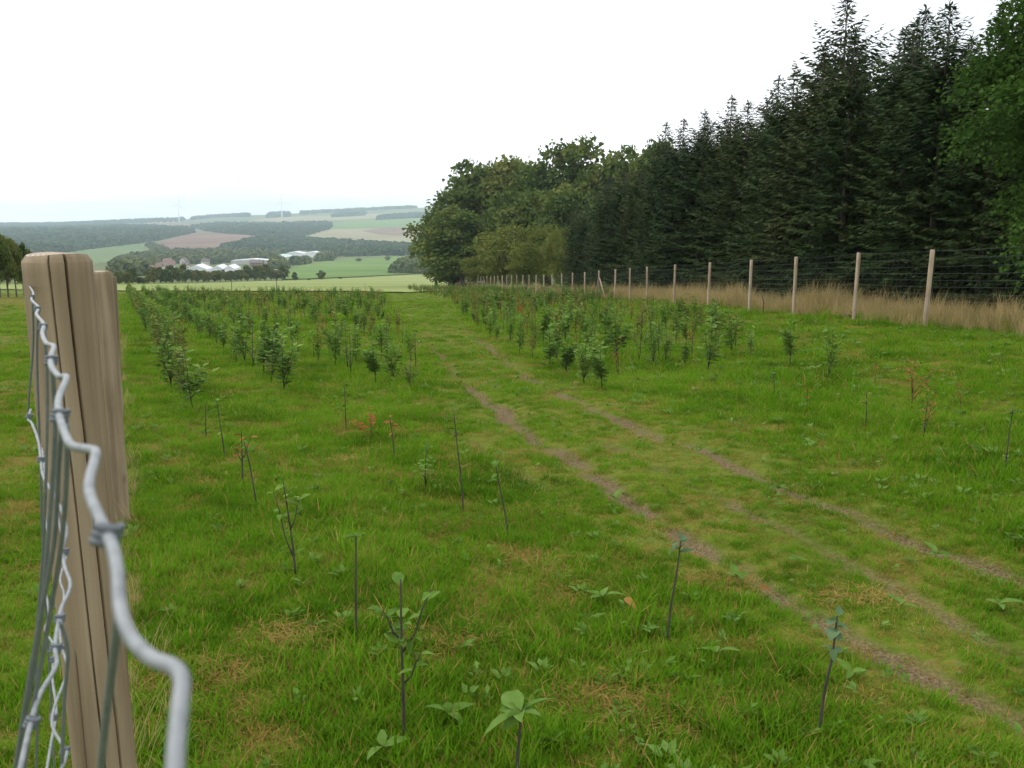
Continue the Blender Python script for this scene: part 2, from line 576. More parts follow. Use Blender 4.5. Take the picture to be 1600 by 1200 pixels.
def ground_mat():
    m, nt, out = new_mat('grassy_ground')
    b = nt.nodes.new('ShaderNodeBsdfPrincipled'); b.inputs['Roughness'].default_value = 0.95; b.inputs['Specular IOR Level'].default_value = 0.1
    f1 = noise_node(nt, 0.9, 5, 'World'); f2 = noise_node(nt, 14, 5, 'World', None, 0.7); f3 = noise_node(nt, 60, 3, 'World', None, 0.7)
    a = nt.nodes.new('ShaderNodeMath'); a.operation = 'MULTIPLY_ADD'
    nt.links.new(f2, a.inputs[0]); a.inputs[1].default_value = 0.7
    a2 = nt.nodes.new('ShaderNodeMath'); a2.operation = 'MULTIPLY_ADD'; nt.links.new(f1, a2.inputs[0]); a2.inputs[1].default_value = 0.5; a2.inputs[2].default_value = -0.1
    nt.links.new(a2.outputs[0], a.inputs[2])
    turf = lerp_nodes(nt, [(0.32, (0.05, 0.085, 0.006)), (0.47, (0.085, 0.135, 0.008)), (0.58, (0.13, 0.14, 0.018)), (0.72, (0.17, 0.125, 0.038))], a.outputs[0])
    soil = lerp_nodes(nt, [(0.35, (0.07, 0.050, 0.024)), (0.5, (0.13, 0.095, 0.047)), (0.68, (0.22, 0.165, 0.09))], f3)
    at = nt.nodes.new('ShaderNodeAttribute'); at.attribute_name = 'bare'
    mul = nt.nodes.new('ShaderNodeMath'); mul.operation = 'MULTIPLY_ADD'; mul.use_clamp = True
    nt.links.new(f2, mul.inputs[0]); mul.inputs[1].default_value = 1.2
    sub = nt.nodes.new('ShaderNodeMath'); sub.operation = 'MULTIPLY_ADD'; sub.inputs[1].default_value = 1.9; sub.inputs[2].default_value = -1.15
    nt.links.new(at.outputs['Fac'], sub.inputs[0]); nt.links.new(sub.outputs[0], mul.inputs[2])
    mx = nt.nodes.new('ShaderNodeMix'); mx.data_type = 'RGBA'
    nt.links.new(mul.outputs[0], mx.inputs[0]); nt.links.new(turf, mx.inputs[6]); nt.links.new(soil, mx.inputs[7])
    nt.links.new(mx.outputs[2], b.inputs['Base Color'])
    bp = nt.nodes.new('ShaderNodeBump'); bp.inputs['Strength'].default_value = 0.8; bp.inputs['Distance'].default_value = 0.03
    nt.links.new(f2, bp.inputs['Height']); nt.links.new(bp.outputs[0], b.inputs['Normal'])
    nt.links.new(b.outputs[0], out.inputs['Surface'])
    return m


MAT['ground'] = ground_mat()
MAT['valley'] = simple_mat('valley_land', [(0.075, 0.10, 0.035), (0.12, 0.14, 0.055), (0.17, 0.16, 0.08)], scale=0.004, rough=1.0, coord='World', spec=0.05)


def field_mat(name, cols, scale=0.02, stretch=(1, 1, 1)):
    m, nt, out = new_mat(name)
    b = nt.nodes.new('ShaderNodeBsdfPrincipled'); b.inputs['Roughness'].default_value = 1.0; b.inputs['Specular IOR Level'].default_value = 0.05
    f1 = noise_node(nt, scale, 5, 'World', stretch); f2 = noise_node(nt, scale * 14, 4, 'World', stretch)
    a = nt.nodes.new('ShaderNodeMath'); a.operation = 'MULTIPLY_ADD'; nt.links.new(f2, a.inputs[0]); a.inputs[1].default_value = 0.45
    a2 = nt.nodes.new('ShaderNodeMath'); a2.operation = 'MULTIPLY_ADD'; nt.links.new(f1, a2.inputs[0]); a2.inputs[1].default_value = 0.8; a2.inputs[2].default_value = -0.12
    nt.links.new(a2.outputs[0], a.inputs[2])
    n = len(cols)
    nt.links.new(lerp_nodes(nt, [(0.35 + 0.3 * i / (n - 1), c) for i, c in enumerate(cols)], a.outputs[0]), b.inputs['Base Color'])
    nt.links.new(b.outputs[0], out.inputs['Surface'])
    return m


MAT['pale_field'] = field_mat('pale_green_crop', [(0.17, 0.21, 0.07), (0.21, 0.255, 0.08), (0.28, 0.29, 0.12)], 0.03, (0.4, 1.2, 1))
MAT['green_field'] = field_mat('green_crop', [(0.09, 0.15, 0.04), (0.115, 0.19, 0.045), (0.16, 0.21, 0.06)], 0.012, (0.5, 1, 1))
MAT['dull_green'] = field_mat('dull_green_crop', [(0.11, 0.15, 0.06), (0.14, 0.19, 0.075)], 0.008)
MAT['brown_field'] = field_mat('ploughed_soil', [(0.14, 0.085, 0.065), (0.18, 0.11, 0.08), (0.22, 0.15, 0.10)], 0.004)
MAT['tan_field'] = field_mat('stubble', [(0.21, 0.17, 0.10), (0.26, 0.22, 0.13), (0.25, 0.24, 0.12)], 0.005)

# ------------------------------------------------------------------ ground
radii = np.concatenate([np.geomspace(0.4, 100, 440), np.geomspace(100, 8400, 150)[1:]])
az = np.radians(np.concatenate([np.arange(-180, -36, 6), np.arange(-36, 36, 0.25), np.arange(36, 180.1, 6)]))
Rg, Ag = np.meshgrid(radii, az, indexing='ij')
Xg, Yg = Rg * np.sin(Ag), Rg * np.cos(Ag)
Zg = terrain(Xg, Yg)
nr, na = Rg.shape
V = np.stack([Xg, Yg, Zg], -1).reshape(-1, 3)
ii, jj = np.meshgrid(np.arange(nr - 1), np.arange(na - 1), indexing='ij')
ok = ((np.abs(Ag[:-1, :-1]) < math.radians(62)) & (np.abs(Ag[:-1, 1:]) < math.radians(62))) | (Rg[1:, :-1] < 160)
q = np.stack([ii * na + jj, (ii + 1) * na + jj, (ii + 1) * na + jj + 1, ii * na + jj + 1], -1)[ok][:, ::-1]
centre = len(V)
V = np.concatenate([V, [[0, 0, float(terrain(0, 0))]]])
me = bpy.data.meshes.new('ground')
faces = q.tolist() + [(centre, j + 1, j) for j in range(na - 1)]
me.from_pydata(V.tolist(), [], faces)
me.materials.append(MAT['ground']); me.materials.append(MAT['valley'])
fy = V[q[:, 0], 1]
me.polygons.foreach_set('material_index', np.concatenate([(fy > 330).astype(np.int32), np.zeros(na - 1, np.int32)]))
me.polygons.foreach_set('use_smooth', np.ones(len(me.polygons), bool))
at = me.attributes.new('bare', 'FLOAT', 'POINT')
bare = np.where(V[:, 1] < 120, rut_mask(V[:, 0], V[:, 1]), 0)
at.data.foreach_set('value', bare.astype(np.float32))
me.update()
ground = link('ground', me)
tag(ground, 'grassy slope running down into the valley and up the far hills', 'ground', kind='structure')


def field(name, poly, mat, label, lift=0.5, step=9, vstep=3.0):
    pts = []
    n = len(poly)
    for i in range(n):
        a = np.array(poly[i], float); b = np.array(poly[(i + 1) % n], float)
        k = max(1, int(np.hypot(*(b - a)) / 7))
        for t in range(k):
            p = a + (b - a) * t / k
            if k > 1:
                p = p + np.array([0.0, 0.5 * (random.random() - 0.5)])
            pts.append(Vector(p))
    nb = len(pts)
    us = [p.x for p in pts]; vs = [p.y for p in pts]

    def inside(x, y):
        c = False
        for i in range(nb):
            x1, y1 = us[i], vs[i]; x2, y2 = us[i - 1], vs[i - 1]
            if (y1 > y) != (y2 > y) and x < (x2 - x1) * (y - y1) / (y2 - y1) + x1:
                c = not c
        return c
    for x in np.arange(min(us), max(us), step):
        for y in np.arange(min(vs), max(vs), vstep):
            if inside(x, y):
                pts.append(Vector((x, y)))
    co, _, fs, *_r2 = delaunay_2d_cdt(pts, [], [list(range(nb))], 1, 1e-4)
    wv = PP([c.x for c in co], [c.y for c in co])
    wv[:, 2] += lift
    m = MB(); m.add(wv, [f[::-1] for f in fs])
    o = m.build(name, mat, smooth=True)
    bmn = o.data.polygons[0].normal.z
    if bmn < 0:
        o.data.flip_normals()
    return tag(o, label, 'field', kind='structure')


field('pale_field', [(-60, 452.5), (180, 455.5), (400, 456), (560, 456.5), (640, 458), (700, 455), (700, 441), (690, 432), (660, 428.5), (560, 434), (480, 437.5), (400, 440), (300, 443.5), (180, 445.5), (0, 445), (-60, 445)], MAT['pale_field'], 'pale yellow-green crop field just beyond the end of the sapling rows', lift=0.12)
field('green_field', [(440, 437.5), (448, 424), (470, 415), (505, 408.5), (560, 404), (620, 400.5), (690, 400), (700, 428), (660, 427.8), (560, 433), (480, 436.5)], MAT['green_field'], 'bright green meadow below the far wood with lone trees on it')
field('yellow_strip_field', [(560, 403.2), (600, 399.5), (650, 398), (690, 398), (690, 399.6), (620, 400.0)], MAT['tan_field'], 'thin yellowish strip of field behind the bright green meadow', vstep=1.0)
field('green_field', [(120, 392), (190, 382), (232, 381), (246, 390), (256, 398), (228, 402), (182, 408), (150, 414), (120, 420)], MAT['dull_green'], 'dull green field on the far slope left of the brown field')
field('brown_field', [(236, 384), (296, 363.5), (322, 361), (326, 364), (372, 365.5), (400, 369), (408, 373), (372, 384), (335, 392), (300, 395.5), (262, 392)], MAT['brown_field'], 'large ploughed brown field on the far hillside', lift=0.6)
field('tan_field', [(468, 371), (515, 358), (575, 357), (660, 355), (660, 385), (600, 381), (545, 378)], MAT['tan_field'], 'pale stubble field on the right of the far hillside', lift=0.6)
field('green_field', [(512, 353), (540, 346), (590, 343), (670, 340), (670, 354), (580, 356), (516, 357.4)], MAT['green_field'], 'green field high on the far hillside above the stubble', lift=0.6, vstep=1.5)
field('brown_field', [(566, 361), (600, 357), (660, 356), (660, 368), (615, 368), (588, 366)], MAT['brown_field'], 'small brown patch of soil within the pale stubble field', lift=1.4, vstep=1.5)
field('brown_field', [(205, 351), (245, 348.5), (300, 350), (370, 346), (370, 349), (310, 354), (280, 356)], MAT['brown_field'], 'reddish field along the skyline behind the left wind turbine', lift=0.6, vstep=1.0)
field('tan_field', [(385, 344), (440, 339), (520, 337.5), (600, 333), (660, 331), (660, 339), (560, 343), (440, 347)], MAT['tan_field'], 'pale fields below the skyline behind the right wind turbine', lift=0.6, vstep=1.0)


# ------------------------------------------------------------------ scattering (stuff only)
def source(name, objs_meshes):
    col = bpy.data.collections.new(name)
    for i, me_ in enumerate(objs_meshes):
        o = bpy.data.objects.new('%s_%02d' % (name, i), me_)
        col.objects.link(o)
    return col


def scatter(name, pts, rot, scl, idx, col, label, cat):
    n = len(pts)
    me_ = bpy.data.meshes.new(name)
    me_.vertices.add(n)
    me_.vertices.foreach_set('co', np.asarray(pts, np.float32).ravel())
    a = me_.attributes.new('turn', 'FLOAT_VECTOR', 'POINT'); a.data.foreach_set('vector', np.asarray(rot, np.float32).ravel())
    a = me_.attributes.new('size', 'FLOAT_VECTOR', 'POINT'); a.data.foreach_set('vector', np.asarray(scl, np.float32).ravel())
    a = me_.attributes.new('pick', 'INT', 'POINT'); a.data.foreach_set('value', np.asarray(idx, np.int32).ravel())
    me_.update()
    o = link(name, me_)
    ng = bpy.data.node_groups.new(name, 'GeometryNodeTree')
    ng.interface.new_socket('Geometry', in_out='INPUT', socket_type='NodeSocketGeometry')
    ng.interface.new_socket('Geometry', in_out='OUTPUT', socket_type='NodeSocketGeometry')
    gi = ng.nodes.new('NodeGroupInput'); go = ng.nodes.new('NodeGroupOutput')
    ci = ng.nodes.new('GeometryNodeCollectionInfo')
    ci.inputs['Collection'].default_value = col
    ci.inputs['Separate Children'].default_value = True
    ci.inputs['Reset Children'].default_value = True
    ip = ng.nodes.new('GeometryNodeInstanceOnPoints')
    ip.inputs['Pick Instance'].default_value = True

    def named(nm, ty):
        k = ng.nodes.new('GeometryNodeInputNamedAttribute'); k.data_type = ty
        k.inputs['Name'].default_value = nm
        return k.outputs['Attribute']
    ng.links.new(gi.outputs[0], ip.inputs['Points'])
    ng.links.new(ci.outputs[0], ip.inputs['Instance'])
    ng.links.new(named('pick', 'INT'), ip.inputs['Instance Index'])
    ng.links.new(named('turn', 'FLOAT_VECTOR'), ip.inputs['Rotation'])
    ng.links.new(named('size', 'FLOAT_VECTOR'), ip.inputs['Scale'])
    ng.links.new(ip.outputs[0], go.inputs[0])
    md = o.modifiers.new('scatter', 'NODES')
    md.node_group = ng
    return tag(o, label, cat, kind='stuff')


# ------------------------------------------------------------------ leaf quads
def leaf_quads(P0, D, N, L, Wd, fold=0.0):
    """Diamond leaves: base P0, direction D, normal N, length L, width Wd -> (n,4,3)."""
    D = D / np.linalg.norm(D, axis=1, keepdims=True)
    S = np.cross(D, N); S /= np.linalg.norm(S, axis=1, keepdims=True) + 1e-9
    U = np.cross(S, D)
    L = np.asarray(L)[:, None]; Wd = np.asarray(Wd)[:, None]
    mid = P0 + D * L * 0.48
    return np.stack([P0, mid + S * Wd / 2 + U * Wd * fold, P0 + D * L, mid - S * Wd / 2 + U * Wd * fold], 1)


def rand_unit(n):
    v = RNG.normal(size=(n, 3))
    return v / np.linalg.norm(v, axis=1, keepdims=True)


# ------------------------------------------------------------------ broadleaf crowns
def broad_crown(h, r, base, n_lobes, n_leaf, leaf, mat, seed, droop=0.0):
    """Crown about the origin from z=base*h to h; returns (crown mesh, lobe centres)."""
    rg = np.random.default_rng(seed)
    zc = h * (1 + base) / 2; hz = h * (1 - base) / 2
    lob = []
    for i in range(n_lobes):
        d = rg.normal(size=3); d /= np.linalg.norm(d)
        k = rg.uniform(0.25, 0.80) ** 0.7
        c = np.array([d[0] * r * k, d[1] * r * k, zc + d[2] * hz * k])
        # narrower towards the top and the foot
        t = (c[2] - h * base) / (h * (1 - base))
        wv = (math.sin(math.pi * min(max(0.20 + 0.72 * t, 0), 1))) ** 0.55
        c[0] *= wv; c[1] *= wv
        lob.append((c, r * rg.uniform(0.20, 0.40)))
    tot = sum(l[1] ** 2 for l in lob)
    Q = []
    for c, lr in lob:
        n = int(n_leaf * lr ** 2 / tot)
        d = rg.normal(size=(n, 3)); d /= np.linalg.norm(d, axis=1, keepdims=True)
        d[:, 2] = np.where(d[:, 2] < -0.35, -d[:, 2] * 0.7, d[:, 2])
        rad = lr * (1 - 0.55 * rg.random(n) ** 2.2) * (0.80 + 0.4 * rg.random(n))
        sub = 0.75 + 0.5 * vnoise(d[:, 0] * 3 + c[0] * 5 + 40, d[:, 1] * 3 + d[:, 2] * 2.3 + c[1] * 5 + 40)
        p = c + d * (rad * sub)[:, None] * np.array([1, 1, 0.85])
        D = rg.normal(size=(n, 3)) * 0.7 + d * 0.6; D[:, 2] -= droop
        N = d + rg.normal(size=(n, 3)) * 0.55 + np.array([0, 0, 0.5])
        s = leaf * rg.uniform(0.6, 1.3, n)
        Q.append(leaf_quads(p, D, N, s, s * 0.75, 0.12))
    m = MB(); m.quads(np.concatenate(Q))
    me_ = m.mesh('crown', [mat])
    return me_, [l[0] for l in lob]


def broad_trunk(h, r, tr, lobes, seed, base):
    rg = random.Random(seed)
    m = MB()
    top = Vector((rg.uniform(-.05, .05) * h, rg.uniform(-.05, .05) * h, h * 0.72))
    pts = [Vector((0, 0, -0.5)), Vector((0, 0, 0.0)), Vector((0.01 * h, 0.0, h * 0.12)), Vector((0.0, 0.012 * h, h * 0.35)), top]
    m.tube(pts, [tr * 1.5, tr * 1.25, tr, tr * 0.75, tr * 0.2], 8)
    for c in lobes[:14]:
        c = Vector(c)
        t = min(max(c.z / h - 0.25, 0.1), 0.6)
        s = Vector((0, 0, h * t))
        mid = s.lerp(c, 0.5) + Vector((0, 0, -0.03 * h))
        m.tube([s, mid, c], [tr * 0.42, tr * 0.25, tr * 0.06], 5, cap=False)
    return m.mesh('trunk', [MAT['bark']], True)


def tree_from(name, me_crown, me_trunk, loc, scale, rz, label, cat, group=None, lean=0.0):
    t = thing(name, loc, label, cat, group, rz)
    t.scale = scale
    t.rotation_euler = (lean, 0, rz)
    link('crown', me_crown, t)
    link('trunk', me_trunk, t)
    return t


BROAD = []       # unit trees, 10 m high, crown radius 4 m
for s in range(5):
    cr, lo = broad_crown(10, 4.0, 0.02, 44, 12000, 0.36, MAT['oak'], 100 + s)
    BROAD.append((cr, broad_trunk(10, 4, 0.22, lo, s, 0.07)))
OLIVE = []
for s in range(3):
    cr, lo = broad_crown(10, 4.6, 0.0, 40, 10000, 0.32, MAT['oak_y'], 200 + s)
    OLIVE.append((cr, broad_trunk(10, 4.6, 0.16, lo, 20 + s, 0.02)))
VALLEY = []
for s in range(4):
    cr, lo = broad_crown(10, 4.4, 0.0, 16, 1100, 1.1, MAT['hedge' if s % 2 else 'hedge_y'], 300 + s)
    VALLEY.append((cr, broad_trunk(10, 4.4, 0.3, lo[:5], 40 + s, 0.03)))
ROWTREE = []
for s in range(2):
    cr, lo = broad_crown(10, 3.3, 0.16, 28, 6500, 0.40, MAT['oak'], 350 + s)
    ROWTREE.append((cr, broad_trunk(10, 3.3, 0.22, lo, 60 + s, 0.22)))


def place_tree(lib, k, u, v_top, Y, w_px, label, name, cat, group=None, unit_r=4.0):
    g = G(u, Y)
    ztop = z_of_v(v_top, Y)
    h = ztop - g.z
    r = w_px / 2 * px_size(g)
    cr, tk = lib[k % len(lib)]
    return tree_from(name, cr, tk, (g.x, g.y, g.z - 0.05), (r / unit_r, r / unit_r, h / 10.0), random.uniform(0, 6.28), label, cat, group)


# ------------------------------------------------------------------ spruces
def spruce(h, r, seed, n_lev=46):
    rg = np.random.default_rng(seed)
    P0, D, N, L, Wd = [], [], [], [], []
    mt = MB()
    mt.tube([(0, 0, -0.4), (0, 0, 0.3), (0.02, 0.01, h * 0.5), (0, 0, h)], [0.2, 0.17, 0.10, 0.012], 7)
    for i in range(n_lev):
        t = ((i + 0.5) / n_lev) ** 0.92
        z = h * (0.03 + 0.965 * t)
        env = (r * (1 - t) ** 0.52 + 0.10) * (0.42 + 0.58 * min(1.0, (1 - t) / 0.20))
        nb = 7 if t < 0.8 else (5 if t < 0.9 else 3)
        ph = rg.uniform(0, 6.28)
        for b in range(nb):
            a = ph + 2 * math.pi * b / nb + rg.normal() * 0.25
            ln = env * (rg.uniform(0.62, 1.16) if t < 0.78 else rg.uniform(0.35, 1.35))
            if rg.random() < 0.08:
                ln *= 1.2
            up = 0.55 * t - 0.22 + rg.normal() * 0.08
            dr = np.array([math.cos(a), math.sin(a), 0])
            side = np.array([-dr[1], dr[0], 0])
            ns = max(3, int(ln / 0.15))
            for j in range(ns):
                s = (j + 0.5) / ns
                if s < 0.15 and t < 0.7:
                    continue
                # sags in the middle, tip lifts
                p = dr * ln * s + np.array([0, 0, z + ln * (up * s - 0.30 * s * (1 - t) + 0.26 * s ** 3)])
                for sd in (-1, 1):
                    tw = (0.26 + 0.40 * (1 - s)) * min(1.0, 0.45 + ln / r) * rg.uniform(0.7, 1.25)
                    d = dr * rg.uniform(0.5, 0.9) + side * sd * rg.uniform(0.5, 0.95) + np.array([0, 0, rg.uniform(-0.55, 0.05)])
                    P0.append(p); D.append(d); N.append([rg.normal() * 0.35, rg.normal() * 0.35, 1]); L.append(tw); Wd.append((0.15 + 0.08 * rg.random()) * (1.0 if t < 0.8 else 0.62))
            tip = dr * ln + np.array([0, 0, z + ln * (up - 0.30 * (1 - t) + 0.26)])
            P0.append(tip - dr * 0.1); D.append(dr + np.array([0, 0, 0.35])); N.append([0, 0, 1]); L.append(0.28); Wd.append(0.10)
            if t > 0.75:
                mt.tube([(0, 0, z), tuple(tip)], [0.015, 0.006], 3, cap=False)
    for j in range(14):      # leader
        z = h * (0.93 + 0.07 * j / 13)
        a = rg.uniform(0, 6.28)
        P0.append([0, 0, z]); D.append([math.cos(a) * 0.6, math.sin(a) * 0.6, 0.9]); N.append([0, 0.3, 1]); L.append(0.22); Wd.append(0.08)
    Q = leaf_quads(np.array(P0), np.array(D), np.array(N), np.array(L), np.array(Wd), -0.25)
    m = MB(); m.quads(Q)
    return m.mesh('crown', [MAT['spruce']]), mt.mesh('trunk', [MAT['bark']], True)


SPRUCE = [spruce(12.0, 2.9, 500 + s) for s in range(5)]

_FX = np.array([-30, 10, 20.3, 53.6, 129, 190, 230.]), np.array([14.2, 10.4, 9.4, 6.2, -3.96, -12.8, -18.6])


def fence_x(Y):
    return float(np.interp(Y, _FX[0], _FX[1]))


Ys = []
y = 20.0
while y < 97:
    Ys.append(y)
    y += random.uniform(2.3, 3.3) * (1 + (y - 20) * 0.006)
spots = []
for y in Ys:
    spots.append((fence_x(y) + 6.2 + random.uniform(-0.5, 0.6), y, 0))
for y in Ys[::1]:
    if random.random() < 0.95:
        spots.append((fence_x(y) + 9.3 + random.uniform(-0.6, 0.8), y + 1.4, 1))
    if random.random() < 0.6:
        spots.append((fence_x(y) + 12.6 + random.uniform(-0.8, 0.8), y + 0.6, 1))
front = sorted([s for s in spots if s[2] == 0], key=lambda s: project(s[0], s[1], 5)[0])
back = sorted([s for s in spots if s[2] == 1], key=lambda s: project(s[0], s[1], 5)[0])
TALL_U = 1322
best = min(back, key=lambda s: abs(project(s[0], s[1], 5)[0] - TALL_U))
kk = 0
for row, lst in ((0, front), (1, back)):
    for i, s in enumerate(lst):
        x, y, _ = s
        z = float(terrain(x, y))
        hh = (11.2 if y > 36 else 9.7) + random.uniform(-0.7, 0.7)
        if row == 1:
            hh += 0.5
        if y > 70:
            hh *= 1 - 0.25 * (y - 70) / 27
        if s is best:
            hh = z_of_v(-6, y) - z
            lab = 'tallest dark spruce, with its ragged top breaking the skyline highest'
        elif row == 0:
            lab = 'dark spruce in front row behind the right fence, %s from the left' % ordinal(i)
        else:
            lab = 'dark spruce in second row of plantation, only its top clear, %s from the left' % ordinal(i)
        cr, tk = SPRUCE[kk % 5]
        sc = hh / 12.0
        t = tree_from('spruce_tree', cr, tk, (x, y, z), (sc * random.uniform(0.92, 1.12), sc * random.uniform(0.92, 1.12), sc), random.uniform(0, 6.28), lab, 'tree', 'spruces behind the right fence', random.uniform(-0.015, 0.015))
        kk += 1

# broadleaf wood at the far left end of the plantation
WOOD = [
    (704, 304, 188, 96, 0, 'rounded broadleaf tree at the left tip of the wood'),
    (682, 350, 200, 62, 1, 'low broadleaf crown poking out leftmost from the wood edge'),
    (762, 243, 192, 145, 2, 'tall broadleaf tree with a bumpy crown, highest near the left end of the wood'),
    (724, 322, 160, 104, 3, 'sunlit broadleaf tree in front of the tall one at the left end of the wood'),
    (708, 378, 172, 74, 4, 'low bushy broadleaf tree above the far end of the right fence'),
    (808, 244, 186, 130, 4, 'broadleaf tree just right of the tall bumpy crown in the wood'),
    (856, 228, 176, 130, 0, 'broadleaf tree third along the wood skyline from the left end'),
    (905, 224, 172, 130, 1, 'dark broadleaf tree on the skyline in the middle of the wood'),
    (950, 219, 166, 110, 2, 'highest broadleaf crown left of where the spruces begin'),
    (996, 228, 158, 96, 3, 'broadleaf tree whose crown meets the leftmost spruce tops'),
    (1040, 216, 150, 90, 4, 'broadleaf tree rising behind the leftmost spruces'),
    (826, 300, 150, 110, 1, 'shaded broadleaf tree behind the olive shrubs'),
    (890, 292, 140, 110, 3, 'dark broadleaf tree between olive shrubs and the first spruce'),
    (766, 330, 168, 90, 0, 'shaded broadleaf tree filling the gap above the olive shrub'),
]
for u, vt, Y, wpx, k, lab in WOOD:
    place_tree(BROAD, k, u, vt - 7, Y, wpx * 1.28, lab, 'broadleaf_tree', 'tree', 'broadleaf trees at the end of the wood')
SHRUB = [
    (792, 350, 128, 112, 0, 'wide olive-green shrub just behind the far part of the right fence'),
    (752, 392, 140, 60, 1, 'small olive shrub at the left foot of the wide one'),
    (846, 334, 122, 90, 2, 'taller olive shrub touching the dark spruces'),
    (876, 352, 108, 60, 0, 'narrow olive shrub against the leftmost dark spruce'),
    (822, 376, 112, 66, 1, 'low olive shrub leaning towards the fence between two larger ones'),
]
for u, vt, Y, wpx, k, lab in SHRUB:
    place_tree(OLIVE, k, u, vt, Y, wpx * 1.1, lab, 'olive_shrub', 'shrub', 'olive shrubs behind the fence', unit_r=4.6)

# the near broadleaf tree at the right edge
cr, lo = broad_crown(12.5, 3.1, 0.0, 80, 85000, 0.115, MAT['oak_n'], 900, droop=0.35)
tk = broad_trunk(12.5, 3.3, 0.2, lo, 90, 0.1)
g = G(1672, 21.0)
tree_from('broadleaf_tree', cr, tk, (g.x, g.y, g.z), (1, 1, 1), 0.6, 'bright green leafy tree at the right edge in front of the spruces', 'tree')

# row of small trees at the left edge
for i, (u, vt, Y, wpx, lab) in enumerate([
        (0, 350, 70, 44, 'tallest tree of the short row at the left edge'),
        (13, 356, 72, 36, 'third tree from the fence post in the row at the left edge'),
        (26, 362, 73, 32, 'second tree from the fence post in the row at the left edge'),
        (38, 370, 75, 28, 'tree next to the fence post in the row at the left edge'),
        (47, 381, 82, 24, 'smallest tree of the left row, half hidden by the fence post'),
        (-20, 348, 68, 46, 'tree of the left row cut by the edge of the picture')]):
    place_tree(ROWTREE, i, u, vt, Y, wpx, lab, 'field_tree', 'tree', 'row of trees at the left edge', unit_r=3.3)

# ------------------------------------------------------------------ far woods (stuff)
def blob(seed, mat, n=60):
    rg = np.random.default_rng(seed)
    d = rg.normal(size=(n, 3)); d /= np.linalg.norm(d, axis=1, keepdims=True)
    d[:, 2] = np.abs(d[:, 2]) * 1.0
    p = d * np.array([0.5, 0.5, 0.85]) * rg.uniform(0.55, 1.0, (n, 1))
    D = rg.normal(size=(n, 3)); N = d + rg.normal(size=(n, 3)) * 0.4
    s = rg.uniform(0.28, 0.5, n)
    m = MB(); m.quads(leaf_quads(p - D / np.linalg.norm(D, axis=1, keepdims=True) * s[:, None] * 0.5, D, N, s, s * 0.8, 0.1))
    return m.mesh('far_crown', [mat])


FAR = source('far_crown', [blob(s, MAT['forest']) for s in range(4)])
NEARFAR = source('valley_crown', [blob(s + 10, MAT['hedge' if s else 'hedge_y'], 110) for s in range(4)])


def in_poly(x, y, poly):
    c = np.zeros(len(x), bool)
    n = len(poly)
    for i in range(n):
        x1, y1 = poly[i]; x2, y2 = poly[i - 1]
        if y1 == y2:
            continue
        k = ((y1 > y) != (y2 > y)) & (x < (x2 - x1) * (y - y1) / (y2 - y1) + x1)
        c ^= k
    return c


def far_wood(name, polys, dens, size, col, label):
    pts = []
    for poly in polys:
        a = np.array(poly, float)
        lo_, hi_ = a.min(0), a.max(0)
        n = int((hi_[0] - lo_[0]) * (hi_[1] - lo_[1]) * dens)
        u = RNG.uniform(lo_[0], hi_[0], n); v = RNG.uniform(lo_[1], hi_[1], n)
        k = in_poly(u, v, poly)
        pts.append(PP(u[k], v[k]))
    pts = np.concatenate(pts)
    n = len(pts)
    rot = np.zeros((n, 3)); rot[:, 2] = RNG.uniform(0, 6.28, n)
    s = size * RNG.uniform(0.65, 1.25, n)
    scl = np.stack([s * 1.15, s * 1.15, s], 1)
    scatter(name, pts, rot, scl, RNG.integers(0, 4, n), col, label, 'wood')


far_wood('far_wood', [[(-120, 356), (0, 355), (150, 353), (235, 355), (292, 359), (302, 364), (240, 377), (190, 384), (125, 391), (60, 400), (-120, 404)]],
         0.5, 17, FAR, 'dark wooded hill on the far side of the valley, left')
far_wood('far_wood', [[(296, 355), (340, 350), (420, 351), (508, 348), (522, 353), (512, 359), (470, 371), (430, 382), (395, 392), (372, 396), (345, 391), (408, 374), (395, 367), (325, 362)],
                      [(325, 361), (330, 356.5), (368, 357), (400, 362), (400, 368), (350, 365.5)]],
         0.55, 15, FAR, 'wood spreading over the middle of the far hillside')
far_wood('far_wood', [[(400, 394), (440, 382), (470, 374), (540, 380), (600, 384), (690, 388), (690, 399), (600, 400), (530, 401), (500, 393), (470, 391), (430, 397)]],
         0.5, 13, FAR, 'belt of trees at the foot of the far hillside, right')
far_wood('ridge_wood', [[(-120, 356), (0, 355), (100, 354), (200, 349), (280, 347), (290, 343.5), (200, 346.5), (100, 351), (0, 352), (-120, 353)],
                        [(300, 344), (340, 340), (390, 339), (390, 336), (345, 338), (300, 342)],
                        [(418, 341), (452, 339), (452, 334), (420, 335)], [(470, 335.5), (560, 330), (650, 325.5), (650, 324.5), (560, 329), (470, 333.5)],
                        [(520, 340), (570, 337), (570, 334), (530, 336)], [(590, 344), (670, 340), (670, 336), (600, 340)]],
         1.6, 22, FAR, 'thin lines of trees along the skyline of the far hills')
far_wood('village_wood', [[(180, 416), (205, 404), (235, 398), (300, 395), (400, 394), (436, 402), (440, 414), (428, 412), (368, 408), (330, 414), (300, 412), (275, 412), (268, 406), (235, 418), (228, 430), (180, 434)],
                          [(500, 399), (522, 402), (516, 408), (494, 409.5)], [(424, 410), (440, 412.5), (446, 420), (428, 420)], [(455, 413), (480, 410), (482, 412), (458, 416)]],
         0.42, 10.5, NEARFAR, 'trees growing all through the village in the valley')
far_wood('field_hedge', [[(228, 384), (234, 381), (262, 392), (262, 397), (246, 396)], [(617, 428), (626, 414), (645, 407), (700, 405), (700, 428)]],
         0.8, 9, NEARFAR, 'dark scrub between the far fields and beside the bright meadow')

